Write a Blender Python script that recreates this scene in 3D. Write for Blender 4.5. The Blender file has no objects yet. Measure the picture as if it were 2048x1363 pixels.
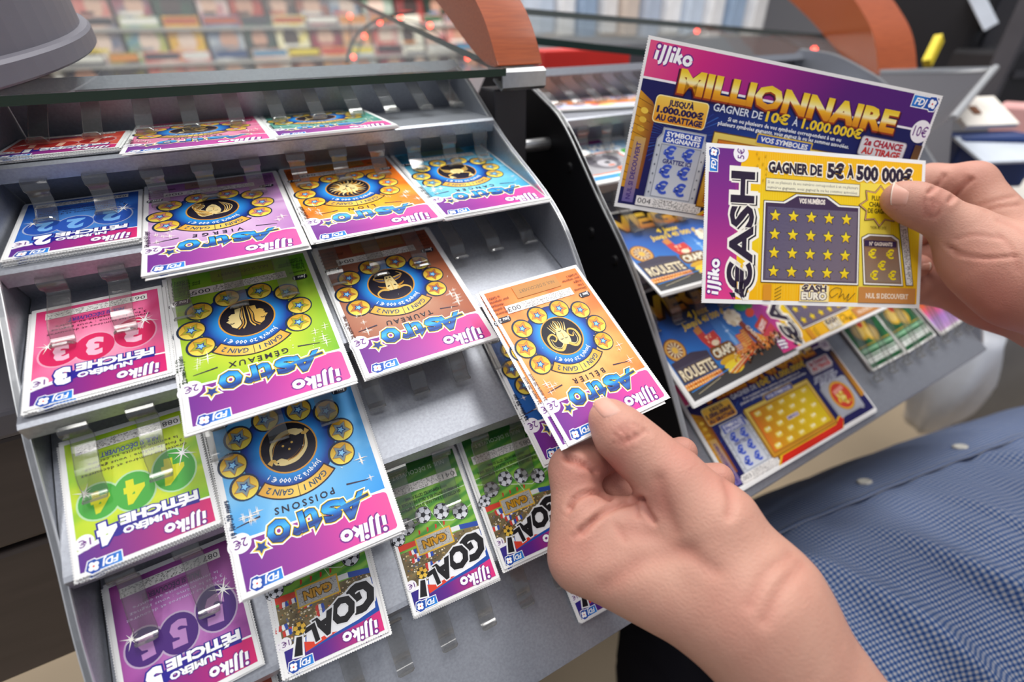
import bpy, bmesh, math, random
import numpy as np
from mathutils import Vector, Matrix
from mathutils.geometry import tessellate_polygon

SC = bpy.context.scene
COL = SC.collection
random.seed(7)

# ------------------------------------------------------------------ camera
CAM_C = np.array([0.006179140004225434, -0.2958595619595651, 0.0511403330842163])
CAM_R = np.array([[0.8810047267283159, -0.47284245761258575, -0.01583293280127543],
                  [-0.2684661595622496, -0.4720926189349079, -0.8396752231162825],
                  [0.38955948538329344, 0.7440084471458202, -0.5428580274084]])   # rows: right, down, forward
FPX = 963.032474814917
cd = bpy.data.cameras.new('camera')
cd.sensor_width = 36.0
cd.sensor_fit = 'HORIZONTAL'
cd.lens = FPX / 2048 * 36.0
cd.clip_start = 0.01
cd.clip_end = 60
cd.dof.use_dof = True
cd.dof.focus_distance = 0.204
cd.dof.aperture_fstop = 5.4
cam = bpy.data.objects.new('camera', cd)
COL.objects.link(cam)
M3 = Matrix((CAM_R[0], -CAM_R[1], -CAM_R[2])).transposed()
cam.matrix_world = Matrix.Translation(Vector(CAM_C)) @ M3.to_4x4()
SC.camera = cam

# ------------------------------------------------------------------ world, lamps, exposure
W = bpy.data.worlds.new('shop_ambient')
SC.world = W
W.use_nodes = True
W.node_tree.nodes['Background'].inputs[0].default_value = (0.80, 0.86, 1.0, 1)
W.node_tree.nodes['Background'].inputs[1].default_value = 0.34
SC.view_settings.view_transform = 'Standard'
SC.view_settings.look = 'None'
SC.view_settings.gamma = 1.0
SC.view_settings.exposure = 0.0
SC.view_settings.use_curve_mapping = False


def area(name, loc, target, sx, sy, power, col=(1, 1, 1)):
    l = bpy.data.lights.new(name, 'AREA')
    l.shape = 'RECTANGLE'
    l.size, l.size_y, l.energy, l.color = sx, sy, power, col
    o = bpy.data.objects.new(name, l)
    COL.objects.link(o)
    o.location = loc
    o.rotation_euler = (Vector(target) - Vector(loc)).to_track_quat('-Z', 'Y').to_euler()
    return o


area('ceiling_tube_light', (-0.55, 0.0, 1.55), (-0.55, 0.0, 0), 0.25, 1.2, 15, (1.0, 0.98, 0.95))
area('ceiling_tube_light', (0.45, 0.0, 1.55), (0.45, 0.0, 0), 0.25, 1.2, 20, (1.0, 0.98, 0.95))
area('ceiling_tube_light', (1.3, 0.2, 1.55), (1.3, 0.2, 0), 0.25, 1.5, 15, (1.0, 0.98, 0.95))
area('ceiling_tube_light', (0.1, 1.7, 1.7), (0.1, 2.1, 0), 3.0, 0.4, 60, (1.0, 0.98, 0.95))
area('ceiling_tube_light', (-0.2, -1.0, 1.6), (0.1, -0.1, 0), 1.2, 0.3, 5, (1.0, 0.98, 0.95))


# ------------------------------------------------------------------ helpers
def at(px, py, d):
    """the place seen at photo pixel px, py at distance d along the view axis"""
    v = CAM_R.T @ np.array([(px - 1024) / FPX, (py - 681.5) / FPX, 1.0])
    return CAM_C + v * d


def pix(P):
    q = (np.atleast_2d(P) - CAM_C) @ CAM_R.T
    return np.c_[q[:, 0] / q[:, 2] * FPX + 1024, q[:, 1] / q[:, 2] * FPX + 681.5], q[:, 2]


def lin(c):
    if isinstance(c, str):
        c = [int(c[i:i + 2], 16) / 255 for i in (0, 2, 4)]
    return tuple(x / 12.92 if x <= 0.04045 else ((x + 0.055) / 1.055) ** 2.4 for x in c[:3])


def mixc(a, b, t):
    t = max(0.0, min(1.0, t))
    if isinstance(a, str): a = [int(a[i:i + 2], 16) / 255 for i in (0, 2, 4)]
    if isinstance(b, str): b = [int(b[i:i + 2], 16) / 255 for i in (0, 2, 4)]
    return tuple(x + (y - x) * t for x, y in zip(a, b))


def ramp(stops, t):
    for (t0, c0), (t1, c1) in zip(stops, stops[1:]):
        if t <= t1:
            return mixc(c0, c1, (t - t0) / (t1 - t0 + 1e-9))
    return mixc(stops[-1][1], stops[-1][1], 0)


def mat(name, col=(0.8, 0.8, 0.8), rough=0.5, metal=0.0, spec=0.5, coat=0.0, noise=None, bump=None, emit=None, attr=None, sss=0.0):
    m = bpy.data.materials.new(name)
    m.use_nodes = True
    nt = m.node_tree
    b = nt.nodes['Principled BSDF']
    c = lin(col)
    b.inputs['Base Color'].default_value = (*c, 1)
    b.inputs['Roughness'].default_value = rough
    b.inputs['Metallic'].default_value = metal
    b.inputs['Specular IOR Level'].default_value = spec
    b.inputs['Coat Weight'].default_value = coat
    b.inputs['Coat Roughness'].default_value = 0.12
    if sss:
        b.inputs['Subsurface Weight'].default_value = sss
        b.inputs['Subsurface Radius'].default_value = (1.0, 0.35, 0.2)
        b.inputs['Subsurface Scale'].default_value = 0.004
    if attr:
        a = nt.nodes.new('ShaderNodeAttribute')
        a.attribute_name = attr
        nt.links.new(a.outputs['Color'], b.inputs['Base Color'])
    tc = None
    if noise or bump:
        tc = nt.nodes.new('ShaderNodeTexCoord')
    if noise:
        scale, amount = noise[0], noise[1]
        n = nt.nodes.new('ShaderNodeTexNoise')
        n.inputs['Scale'].default_value = scale
        n.inputs['Detail'].default_value = 4
        mp = nt.nodes.new('ShaderNodeMapping')
        if len(noise) > 2: mp.inputs['Scale'].default_value = noise[2]
        nt.links.new(tc.outputs['Object'], mp.inputs[0])
        nt.links.new(mp.outputs[0], n.inputs['Vector'])
        mr = nt.nodes.new('ShaderNodeMapRange')
        mr.inputs['From Min'].default_value = 0.3
        mr.inputs['From Max'].default_value = 0.7
        mr.inputs['To Min'].default_value = 1 - amount
        mr.inputs['To Max'].default_value = 1 + amount
        nt.links.new(n.outputs['Fac'], mr.inputs['Value'])
        mx = nt.nodes.new('ShaderNodeMix')
        mx.data_type = 'RGBA'
        mx.blend_type = 'MULTIPLY'
        mx.inputs[0].default_value = 1
        if attr: nt.links.new(a.outputs['Color'], mx.inputs[6])
        else: mx.inputs[6].default_value = (*c, 1)
        nt.links.new(mr.outputs[0], mx.inputs[7])
        nt.links.new(mx.outputs[2], b.inputs['Base Color'])
    if bump:
        n2 = nt.nodes.new('ShaderNodeTexNoise')
        n2.inputs['Scale'].default_value = bump[0]
        n2.inputs['Detail'].default_value = 6
        bp = nt.nodes.new('ShaderNodeBump')
        bp.inputs['Strength'].default_value = bump[1]
        bp.inputs['Distance'].default_value = bump[2] if len(bump) > 2 else 0.001
        nt.links.new(tc.outputs['Object'], n2.inputs['Vector'])
        nt.links.new(n2.outputs['Fac'], bp.inputs['Height'])
        nt.links.new(bp.outputs[0], b.inputs['Normal'])
    if emit:
        b.inputs['Emission Color'].default_value = (*lin(emit[0]), 1)
        b.inputs['Emission Strength'].default_value = emit[1]
    return m


def clear_mat(name, tint, ior=1.45, rough=0.03, edge=None, haze=0.0, top=0.6):
    """thin clear sheet: see-through with a fresnel reflection, tinted deeper at grazing angles"""
    m = bpy.data.materials.new(name)
    m.use_nodes = True
    nt = m.node_tree
    nt.nodes.remove(nt.nodes['Principled BSDF'])
    out = nt.nodes['Material Output']
    tr = nt.nodes.new('ShaderNodeBsdfTransparent')
    tr.inputs[0].default_value = (*tint, 1)
    gl = nt.nodes.new('ShaderNodeBsdfGlossy')
    gl.inputs['Roughness'].default_value = rough
    lw = nt.nodes.new('ShaderNodeLayerWeight')          # grazing angle, alike on both faces of the sheet
    pw = nt.nodes.new('ShaderNodeMath')
    pw.operation = 'POWER'
    pw.inputs[1].default_value = 4.0
    nt.links.new(lw.outputs['Facing'], pw.inputs[0])
    fr = nt.nodes.new('ShaderNodeMapRange')
    f0 = ((ior - 1) / (ior + 1)) ** 2
    fr.inputs['To Min'].default_value = f0
    fr.inputs['To Max'].default_value = top
    nt.links.new(pw.outputs[0], fr.inputs['Value'])
    mx = nt.nodes.new('ShaderNodeMixShader')
    last = tr
    if haze:
        df = nt.nodes.new('ShaderNodeBsdfDiffuse')
        df.inputs[0].default_value = (.8, .8, .8, 1)
        m0 = nt.nodes.new('ShaderNodeMixShader')
        m0.inputs[0].default_value = haze
        nt.links.new(tr.outputs[0], m0.inputs[1])
        nt.links.new(df.outputs[0], m0.inputs[2])
        last = m0
    nt.links.new(fr.outputs[0], mx.inputs[0])
    nt.links.new(last.outputs[0], mx.inputs[1])
    nt.links.new(gl.outputs[0], mx.inputs[2])
    nt.links.new(mx.outputs[0], out.inputs[0])
    return m


MT = {
    'metal': mat('silver_painted_steel', '9fa2aa', 0.40, 0.65, 0.5, noise=(900, 0.10)),
    'edge': mat('bright_steel_edge', 'd6d7d8', 0.3, 0.6),
    'black': mat('black_lacquered_steel', '121114', 0.5, 0.0, 0.2),
    'wood': mat('brown_varnished_wood', '9b4a22', 0.22, 0.0, 0.5, coat=0.5, noise=(60, 0.16, (1, 12, 12))),
    'chrome': mat('brushed_steel', 'c0c0c0', 0.28, 0.9, noise=(400, 0.06)),
    'clip': clear_mat('clear_acrylic', (0.86, 0.855, 0.84), 1.7, 0.06, haze=0.03),
    'clip_edge': clear_mat('acrylic_edge', (0.50, 0.49, 0.46), 1.7, 0.10, haze=0.16, top=0.9),
    'slot': mat('dark_slot', '2c2a2c', 0.7),
    'glass': clear_mat('clear_glass', (0.93, 0.95, 0.94), 1.45, 0.02, haze=0.02, top=0.34),
    'glass_edge': mat('green_glass_edge', '1d3b33', 0.12, 0.0, 0.7),
    'card': mat('card_stock', 'f2f1ef', 0.5, 0, 0.3),
    'ink': mat('printed_ink', rough=0.42, spec=0.28, attr='ink'),
    'skin': mat('skin', rough=0.5, spec=0.28, attr='tone', sss=0.12, bump=(1100, 0.4, 0.0006)),
    'nail': mat('fingernail', rough=0.42, spec=0.3, attr='tone', sss=0.1),
}


def put(name, mesh, material=None, parent=None, smooth=False):
    o = bpy.data.objects.new(name, mesh)
    COL.objects.link(o)
    if material is not None:
        for k in (material if isinstance(material, (list, tuple)) else [material]):
            mesh.materials.append(k)
    if parent is not None:
        o.parent = parent
    if smooth:
        for p in mesh.polygons: p.use_smooth = True
    return o


def tag(o, label=None, cat=None, group=None, kind=None):
    if label: o['label'] = label
    if cat: o['category'] = cat
    if group: o['group'] = group
    if kind: o['kind'] = kind
    return o


def empty(name, loc=(0, 0, 0)):
    o = bpy.data.objects.new(name, None)
    o.empty_display_size = 0.02
    COL.objects.link(o)
    o.location = loc
    return o


def raw(name, verts, faces):
    m = bpy.data.meshes.new(name)
    m.from_pydata([tuple(v) for v in verts], [], [tuple(f) for f in faces])
    m.update()
    return m


def bm_mesh(bm, name, bevel=0.0, seg=2):
    if bevel:
        bmesh.ops.bevel(bm, geom=list(bm.edges), offset=bevel, segments=seg, affect='EDGES', profile=0.6, clamp_overlap=True)
    bmesh.ops.recalc_face_normals(bm, faces=bm.faces)
    m = bpy.data.meshes.new(name)
    bm.to_mesh(m)
    bm.free()
    return m


def box_mesh(name, sx, sy, sz, bevel=0.0, off=(0, 0, 0), seg=2):
    bm = bmesh.new()
    bmesh.ops.create_cube(bm, size=1)
    for v in bm.verts: v.co = Vector((v.co.x * sx + off[0], v.co.y * sy + off[1], v.co.z * sz + off[2]))
    return bm_mesh(bm, name, bevel, seg)


def prism(name, pts, axis_len, bevel=0.0, seg=2):
    """polygon of (y, z) pairs pulled along x from 0 to axis_len"""
    bm = bmesh.new()
    a = [bm.verts.new((0, y, z)) for y, z in pts]
    b = [bm.verts.new((axis_len, y, z)) for y, z in pts]
    n = len(pts)
    bm.faces.new(a)
    bm.faces.new(b[::-1])
    for i in range(n): bm.faces.new((a[i], b[i], b[(i + 1) % n], a[(i + 1) % n]))
    return bm_mesh(bm, name, bevel, seg)


def offset_path(path, t):
    """closed outline of a 2-D open path thickened by t on its left side"""
    P = [np.array(p, float) for p in path]
    N = []
    for i in range(len(P)):
        a = P[max(i - 1, 0)]; b = P[min(i + 1, len(P) - 1)]
        d = (b - a) / (np.linalg.norm(b - a) + 1e-12)
        N.append(np.array([-d[1], d[0]]))
    return [tuple(p) for p in P] + [tuple(p + n * t) for p, n in zip(P[::-1], N[::-1])]


def sheet(name, path, t, axis_len):
    """open (y, z) path thickened by t and pulled along x: a folded sheet"""
    o = offset_path(path, t)
    n = len(path)
    a, b = o[:n], o[n:][::-1]
    V = [(x, y, z) for x in (0, axis_len) for y, z in a + b]
    m = 2 * n
    F = []
    for i in range(n - 1):
        F += [(i, i + 1, m + i + 1, m + i), (n + i + 1, n + i, m + n + i, m + n + i + 1),
              (i + 1, i, n + i, n + i + 1), (m + i, m + i + 1, m + n + i + 1, m + n + i)]
    F += [(0, m, m + n, n), (n - 1, n + n - 1, m + n + n - 1, m + n - 1)]
    bm = bmesh.new()
    vs = [bm.verts.new(v) for v in V]
    for f in F: bm.faces.new([vs[i] for i in f])
    return bm_mesh(bm, name)


def smooth_path(pts, n=6):
    P = [np.array(p, float) for p in pts]
    P = [2 * P[0] - P[1]] + P + [2 * P[-1] - P[-2]]
    out = []
    for i in range(1, len(P) - 2):
        for k in range(n):
            t = k / n
            out.append(0.5 * ((2 * P[i]) + (-P[i - 1] + P[i + 1]) * t + (2 * P[i - 1] - 5 * P[i] + 4 * P[i + 1] - P[i + 2]) * t * t + (-P[i - 1] + 3 * P[i] - 3 * P[i + 1] + P[i + 2]) * t ** 3))
    out.append(P[-2])
    return out


def tube_mesh(name, pts, radii, seg=10, cap=True):
    P = [np.array(p, float) for p in pts]
    V, F = [], []
    up = np.array([0.13, 0.31, 0.94])
    for i, p in enumerate(P):
        d = P[min(i + 1, len(P) - 1)] - P[max(i - 1, 0)]
        d /= np.linalg.norm(d) + 1e-12
        a = np.cross(d, up); a /= np.linalg.norm(a) + 1e-12
        b = np.cross(d, a)
        r = radii[i] if hasattr(radii, '__len__') else radii
        for k in range(seg):
            t = 2 * math.pi * k / seg
            V.append(p + (a * math.cos(t) + b * math.sin(t)) * r)
    for i in range(len(P) - 1):
        for k in range(seg):
            F.append((i * seg + k, i * seg + (k + 1) % seg, (i + 1) * seg + (k + 1) % seg, (i + 1) * seg + k))
    if cap:
        F.append(tuple(range(seg))[::-1])
        F.append(tuple((len(P) - 1) * seg + k for k in range(seg)))
    return raw(name, V, F)


def lathe_mesh(name, prof, seg=40):
    V, F = [], []
    for r, z in prof:
        for k in range(seg):
            t = 2 * math.pi * k / seg
            V.append((r * math.cos(t), r * math.sin(t), z))
    for i in range(len(prof) - 1):
        for k in range(seg):
            F.append((i * seg + k, i * seg + (k + 1) % seg, (i + 1) * seg + (k + 1) % seg, (i + 1) * seg + k))
    return raw(name, V, F)
# ------------------------------------------------------------------ the room
def slab(name, x0, x1, y0, y1, z0, z1, m):
    o = put(name, box_mesh(name, x1 - x0, y1 - y0, z1 - z0), m)
    o.location = ((x0 + x1) / 2, (y0 + y1) / 2, (z0 + z1) / 2)
    o['kind'] = 'structure'
    return o


slab('floor', -3, 6, -3, 5, -0.95, -0.9, mat('beige_floor', 'c9b394', 0.45, noise=(1.5, 0.16), spec=0.4))
slab('wall_back', -3, 6, 4.4, 4.5, -0.9, 1.9, mat('pale_wall', 'cfcfd2', 0.8))
slab('wall_right', 5.9, 6, -3, 4.4, -0.9, 1.9, mat('grey_wall', 'a5a5aa', 0.8))

# ------------------------------------------------------------------ tiered racks
ROW = [(-0.040262797928240425, 0.011729916214597605), (-0.0831308395578143, -0.020225522808125382), (-0.12763804032846507, -0.05897755168002581),
       (-0.15878785738124654, -0.10544963211836414), (-0.18074093849106693, -0.15118828866077436), (-0.2, -0.19)]
TH = [0.0, 0.15691960328657417, 0.3165126463931316, 0.5426991912800216, 0.5783963432206145, 0.6]
VLIP = [0.012, 0.0172, 0.0146, 0.0153, 0.0042, -0.014]
UNDER = -0.0024                                     # tray sheet lies this far below the top card of a stack


def rowpt(r, v, h, s=1.0):
    y, z = ROW[r][0] - ROW[0][0], ROW[r][1] - ROW[0][1]
    c, sn = math.cos(TH[r]), math.sin(TH[r])
    return (ROW[0][0] + y * s + v * c - h * sn, ROW[0][1] + z * s + v * sn + h * c)


def to_row(r, p, s=1.0):
    o = rowpt(r, 0, 0, s)
    c, sn = math.cos(TH[r]), math.sin(TH[r])
    d = (p[0] - o[0], p[1] - o[1])
    return d[0] * c + d[1] * sn, -d[0] * sn + d[1] * c


def build_rack(name, x0, x1, s, depth, n_clip, clip_x0, clip_dx, loc=(0, 0, 0), yaw=0.0, label='', black_side=False, rows=6, skip=(), prof_l=None, prof_r=None, vlip=VLIP, tip=0.0275):
    root = empty(name)
    tag(root, label, 'card rack', 'tiered card racks on the counter')
    lips = [rowpt(r, vlip[r] * s, UNDER, s) for r in range(6)]
    lw = x1 - x0
    for r in range(rows):
        # one bent sheet per step: rolled lip, tray, riser up to the lip above
        lip = lips[r]
        back = rowpt(r, depth[r], UNDER, s)
        down = (lip[0] + 0.0015, lip[1] - 0.007)
        if r == 0:
            top = (back[0] - 0.004, back[1] + 0.024)
            tail = [top, (top[0] - 0.010, top[1] + 0.0015), (top[0] - 0.012, top[1] - 0.003)]
        else:
            up = lips[r - 1]
            top = (up[0] + 0.0050, up[1] - 0.0042)
            tail = [top]
        path = [down, (lip[0] - 0.0004, lip[1] - 0.0012), (lip[0] + 0.0012, lip[1])] + [back] + tail
        tm_ = sheet('step_tray', path, -0.0011, lw - 0.0006)
        nf0 = len(tm_.polygons)
        # dark punched slots along the riser, one behind each clip
        fa, fb = path[3], path[4]
        ln_ = math.hypot(fb[0] - fa[0], fb[1] - fa[1])
        du = ((fb[0] - fa[0]) / ln_, (fb[1] - fa[1]) / ln_)
        nn_ = (-du[1], du[0])
        bm = bmesh.new()
        bm.from_mesh(tm_)
        for k in range(n_clip):
            xc = clip_x0 + clip_dx * k - x0
            P = []
            for sx, f in ((-1, .30), (1, .30), (1, .10), (-1, .10)):
                q = (fb[0] - du[0] * ln_ * f * .55, fb[1] - du[1] * ln_ * f * .55)
                P.append(bm.verts.new((xc + sx * .0047 * s, q[0] + nn_[0] * .0003, q[1] + nn_[1] * .0003)))
            bm.faces.new(P).material_index = 1
        bm.to_mesh(tm_)
        bm.free()
        t = put('step_tray', tm_, [MT['metal'], MT['slot']], root)
        t.location = (x0 + 0.0003, 0, 0)
        # clear spring clips that hold the cards of this step
        if r == 0:
            vh = to_row(0, (top[0], top[1]), s)
        else:
            vh = to_row(r, (lips[r - 1][0] + 0.004, lips[r - 1][1] - 0.006), s)
        vt = (vlip[r] + (tip if r == rows - 1 else (0.0290, 0.0300, 0.0300, 0.0232, 0.0290)[r])) * s
        vs, hs = vh
        hs -= 0.001
        if hs < 0.012: hs = 0.012
        cp = [(vs + 0.003, hs), (vs - 0.0035, hs + 0.0004), (vs - 0.0048, hs - 0.0016), (vs - 0.0052, hs - 0.006)]
        cp += [(vt + 0.008, 0.0042), (vt + 0.0035, 0.0014), (vt + 0.0008, 0.0007), (vt - 0.0013, 0.0016), (vt - 0.0022, 0.0034)]
        for k in range(n_clip):
            if (r, k) in skip: continue
            V, F = [], []
            pts = smooth_path(cp, 5)
            n = len(pts)
            for i, (v, h) in enumerate(pts):
                a = pts[max(i - 1, 0)]; b = pts[min(i + 1, n - 1)]
                d = np.array(b) - np.array(a); d = d / np.linalg.norm(d)
                nn = np.array([-d[1], d[0]]) * 0.0009
                f = i / (n - 1)
                hw = 0.0043 if f < 0.30 else 0.0036
                if f > 0.93: hw *= 0.86
                if i == n - 1: hw *= 0.7
                hw *= s
                for sx, tt in ((-1, 0), (1, 0), (1, 1), (-1, 1)):
                    q = np.array((v, h)) - nn * tt
                    y, z = rowpt(r, q[0], q[1], s)
                    V.append((sx * hw, y, z))
            for i in range(n - 1):
                for j in range(4):
                    F.append((i * 4 + j, i * 4 + (j + 1) % 4, i * 4 + 4 + (j + 1) % 4, i * 4 + 4 + j))
            F += [(0, 1, 2, 3), tuple((n - 1) * 4 + j for j in (3, 2, 1, 0))]
            jit = (random.random() - .5) * 0.0008
            cm = raw('card_clip', V, F)
            c = put('card_clip', cm, [MT['clip'], MT['clip_edge']], root)
            nq = (n - 1) * 4
            cm.polygons.foreach_set('material_index', [1 if (q >= nq or q % 4 in (1, 3) or q // 4 >= n - 3) else 0 for q in range(len(F))])
            c.location = (clip_x0 + clip_dx * k + jit, 0, 0)
    # side panels: curved plates that follow the steps
    for side, xx in (('l', x0 - 0.0016), ('r', x1)):
        prof = smooth_path(prof_l if side == 'l' else prof_r, 6)
        low = prof[-1]
        outline = [tuple(p) for p in prof] + [(low[0] + 0.12, low[1] - 0.004), (lips[0][0] + 0.10, lips[0][1] + 0.0)]
        thick = 0.0016
        mt = MT['metal']
        if black_side and side == 'l': thick, mt = 0.0030, MT['black']
        p = put('side_panel', prism('side_panel', outline, thick), mt, root)
        p.location = (xx if side == 'r' else x0 - thick, 0, 0)
        # bright folded front edge of the plate
        e = put('panel_edge', sheet('panel_edge', [tuple(q) for q in prof], 0.0011, thick + 0.0006), MT['edge'], p)
        e.location = (-0.0003, 0, 0)
        if black_side and side == 'l':
            for (yy, zz) in ((lips[1][0] + 0.006, lips[1][1] + 0.012), (lips[2][0] + 0.010, lips[2][1] + 0.010), (lips[2][0] + 0.034, lips[2][1] + 0.02), (lips[4][0] + 0.016, lips[4][1] + 0.004)):
                bm = bmesh.new()
                bmesh.ops.create_cone(bm, cap_ends=True, segments=20, radius1=0.0034, radius2=0.0022, depth=0.0016)
                bmesh.ops.rotate(bm, verts=bm.verts, cent=(0, 0, 0), matrix=Matrix.Rotation(-math.pi / 2, 3, 'Y'))
                sc = put('screw', bm_mesh(bm, 'screw'), MT['black'], p)
                sc.location = (-0.0005, yy, zz)
    lo = lips[rows - 1]
    bot = put('back_panel', sheet('back_panel', [(lo[0] + 0.10, lo[1] - 0.010), (lips[0][0] + 0.085, lips[0][1] + 0.0)], 0.0012, lw - 0.0006), MT['metal'], root)
    bot.location = (x0 + 0.0003, 0, 0)
    root.rotation_euler = (0, 0, yaw)
    root.location = loc
    return root


RX0, RX1 = -0.0845, 0.1375
D1 = [0.078, 0.078, 0.0785, 0.078, 0.075, 0.052]
PR_L = [(0.030, 0.0375), (0.006, 0.034), (-0.036, 0.008), (-0.071, -0.027), (-0.106, -0.060), (-0.135, -0.094), (-0.160, -0.122), (-0.186, -0.160), (-0.212, -0.205), (-0.219, -0.222)]
PR_R = [(0.034, 0.036), (0.012, 0.0285), (-0.037, 0.001), (-0.090, -0.0225), (-0.116, -0.0455), (-0.145, -0.085), (-0.174, -0.130), (-0.200, -0.175), (-0.216, -0.205), (-0.219, -0.222)]
rack1 = build_rack('card_display_rack', RX0, RX1, 1.0, D1, 11, -0.0712, 0.01995, prof_l=PR_L, prof_r=PR_R, tip=0.0315,
                   label='silver stepped card rack on the left, its steps lined with clear clips')
# second rack, one step fewer and larger
S2, YAW2 = 1.1485199326392617, 0.02755858607217118
O2 = np.array([0.19716015131759373, -0.011937130306656548, 0.0016897363202512227])


def loc2(x, y, z):
    """rack-two coordinates (x along its steps, y z of the step profile) to the room"""
    y, z = y - ROW[0][0], z - ROW[0][1]
    c, s = math.cos(YAW2), math.sin(YAW2)
    return np.array([x * c - y * s + O2[0], x * s + y * c + O2[1], z + O2[2]])


D2 = [d * 1.15 for d in D1]
VL2 = VLIP[:4] + [-0.0163, -0.02]
X2A, X2B = -0.0090, 0.352
PR2 = [(0.040, 0.040), (0.004, 0.036), (-0.030, 0.0245), (-0.0565, 0.0112), (-0.0928, -0.023), (-0.1272, -0.0554), (-0.1631, -0.1016), (-0.1868, -0.1373), (-0.207, -0.175), (-0.213, -0.190)]
rack2 = build_rack('card_display_rack', X2A, X2B, S2, D2, 17, 0.004, 0.0212, loc=tuple(loc2(0, 0, 0)), yaw=YAW2, black_side=True, rows=5, prof_l=PR2, prof_r=PR2, vlip=VL2, tip=0.0195, skip=[(4, k) for k in range(9)],
                   label='silver stepped card rack with a black side plate, behind the held cards')
# ------------------------------------------------------------------ printed faces: flat ink shapes laid on the card
_TX = {}


def glyphs(s, off, shear, sp):
    k = (s, round(off, 4), shear, sp)
    if k not in _TX:
        c = bpy.data.curves.new('type', 'FONT')
        c.body = s
        c.resolution_u = 2 if len(s) < 18 else 1
        c.offset = off
        c.shear = shear
        c.space_character = sp
        o = bpy.data.objects.new('type', c)
        m = bpy.data.meshes.new_from_object(o)
        _TX[k] = ([(v.co.x / 0.682, v.co.y / 0.682) for v in m.vertices], [tuple(p.vertices) for p in m.polygons])
        bpy.data.objects.remove(o); bpy.data.meshes.remove(m); bpy.data.curves.remove(c)
    return _TX[k]


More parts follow.
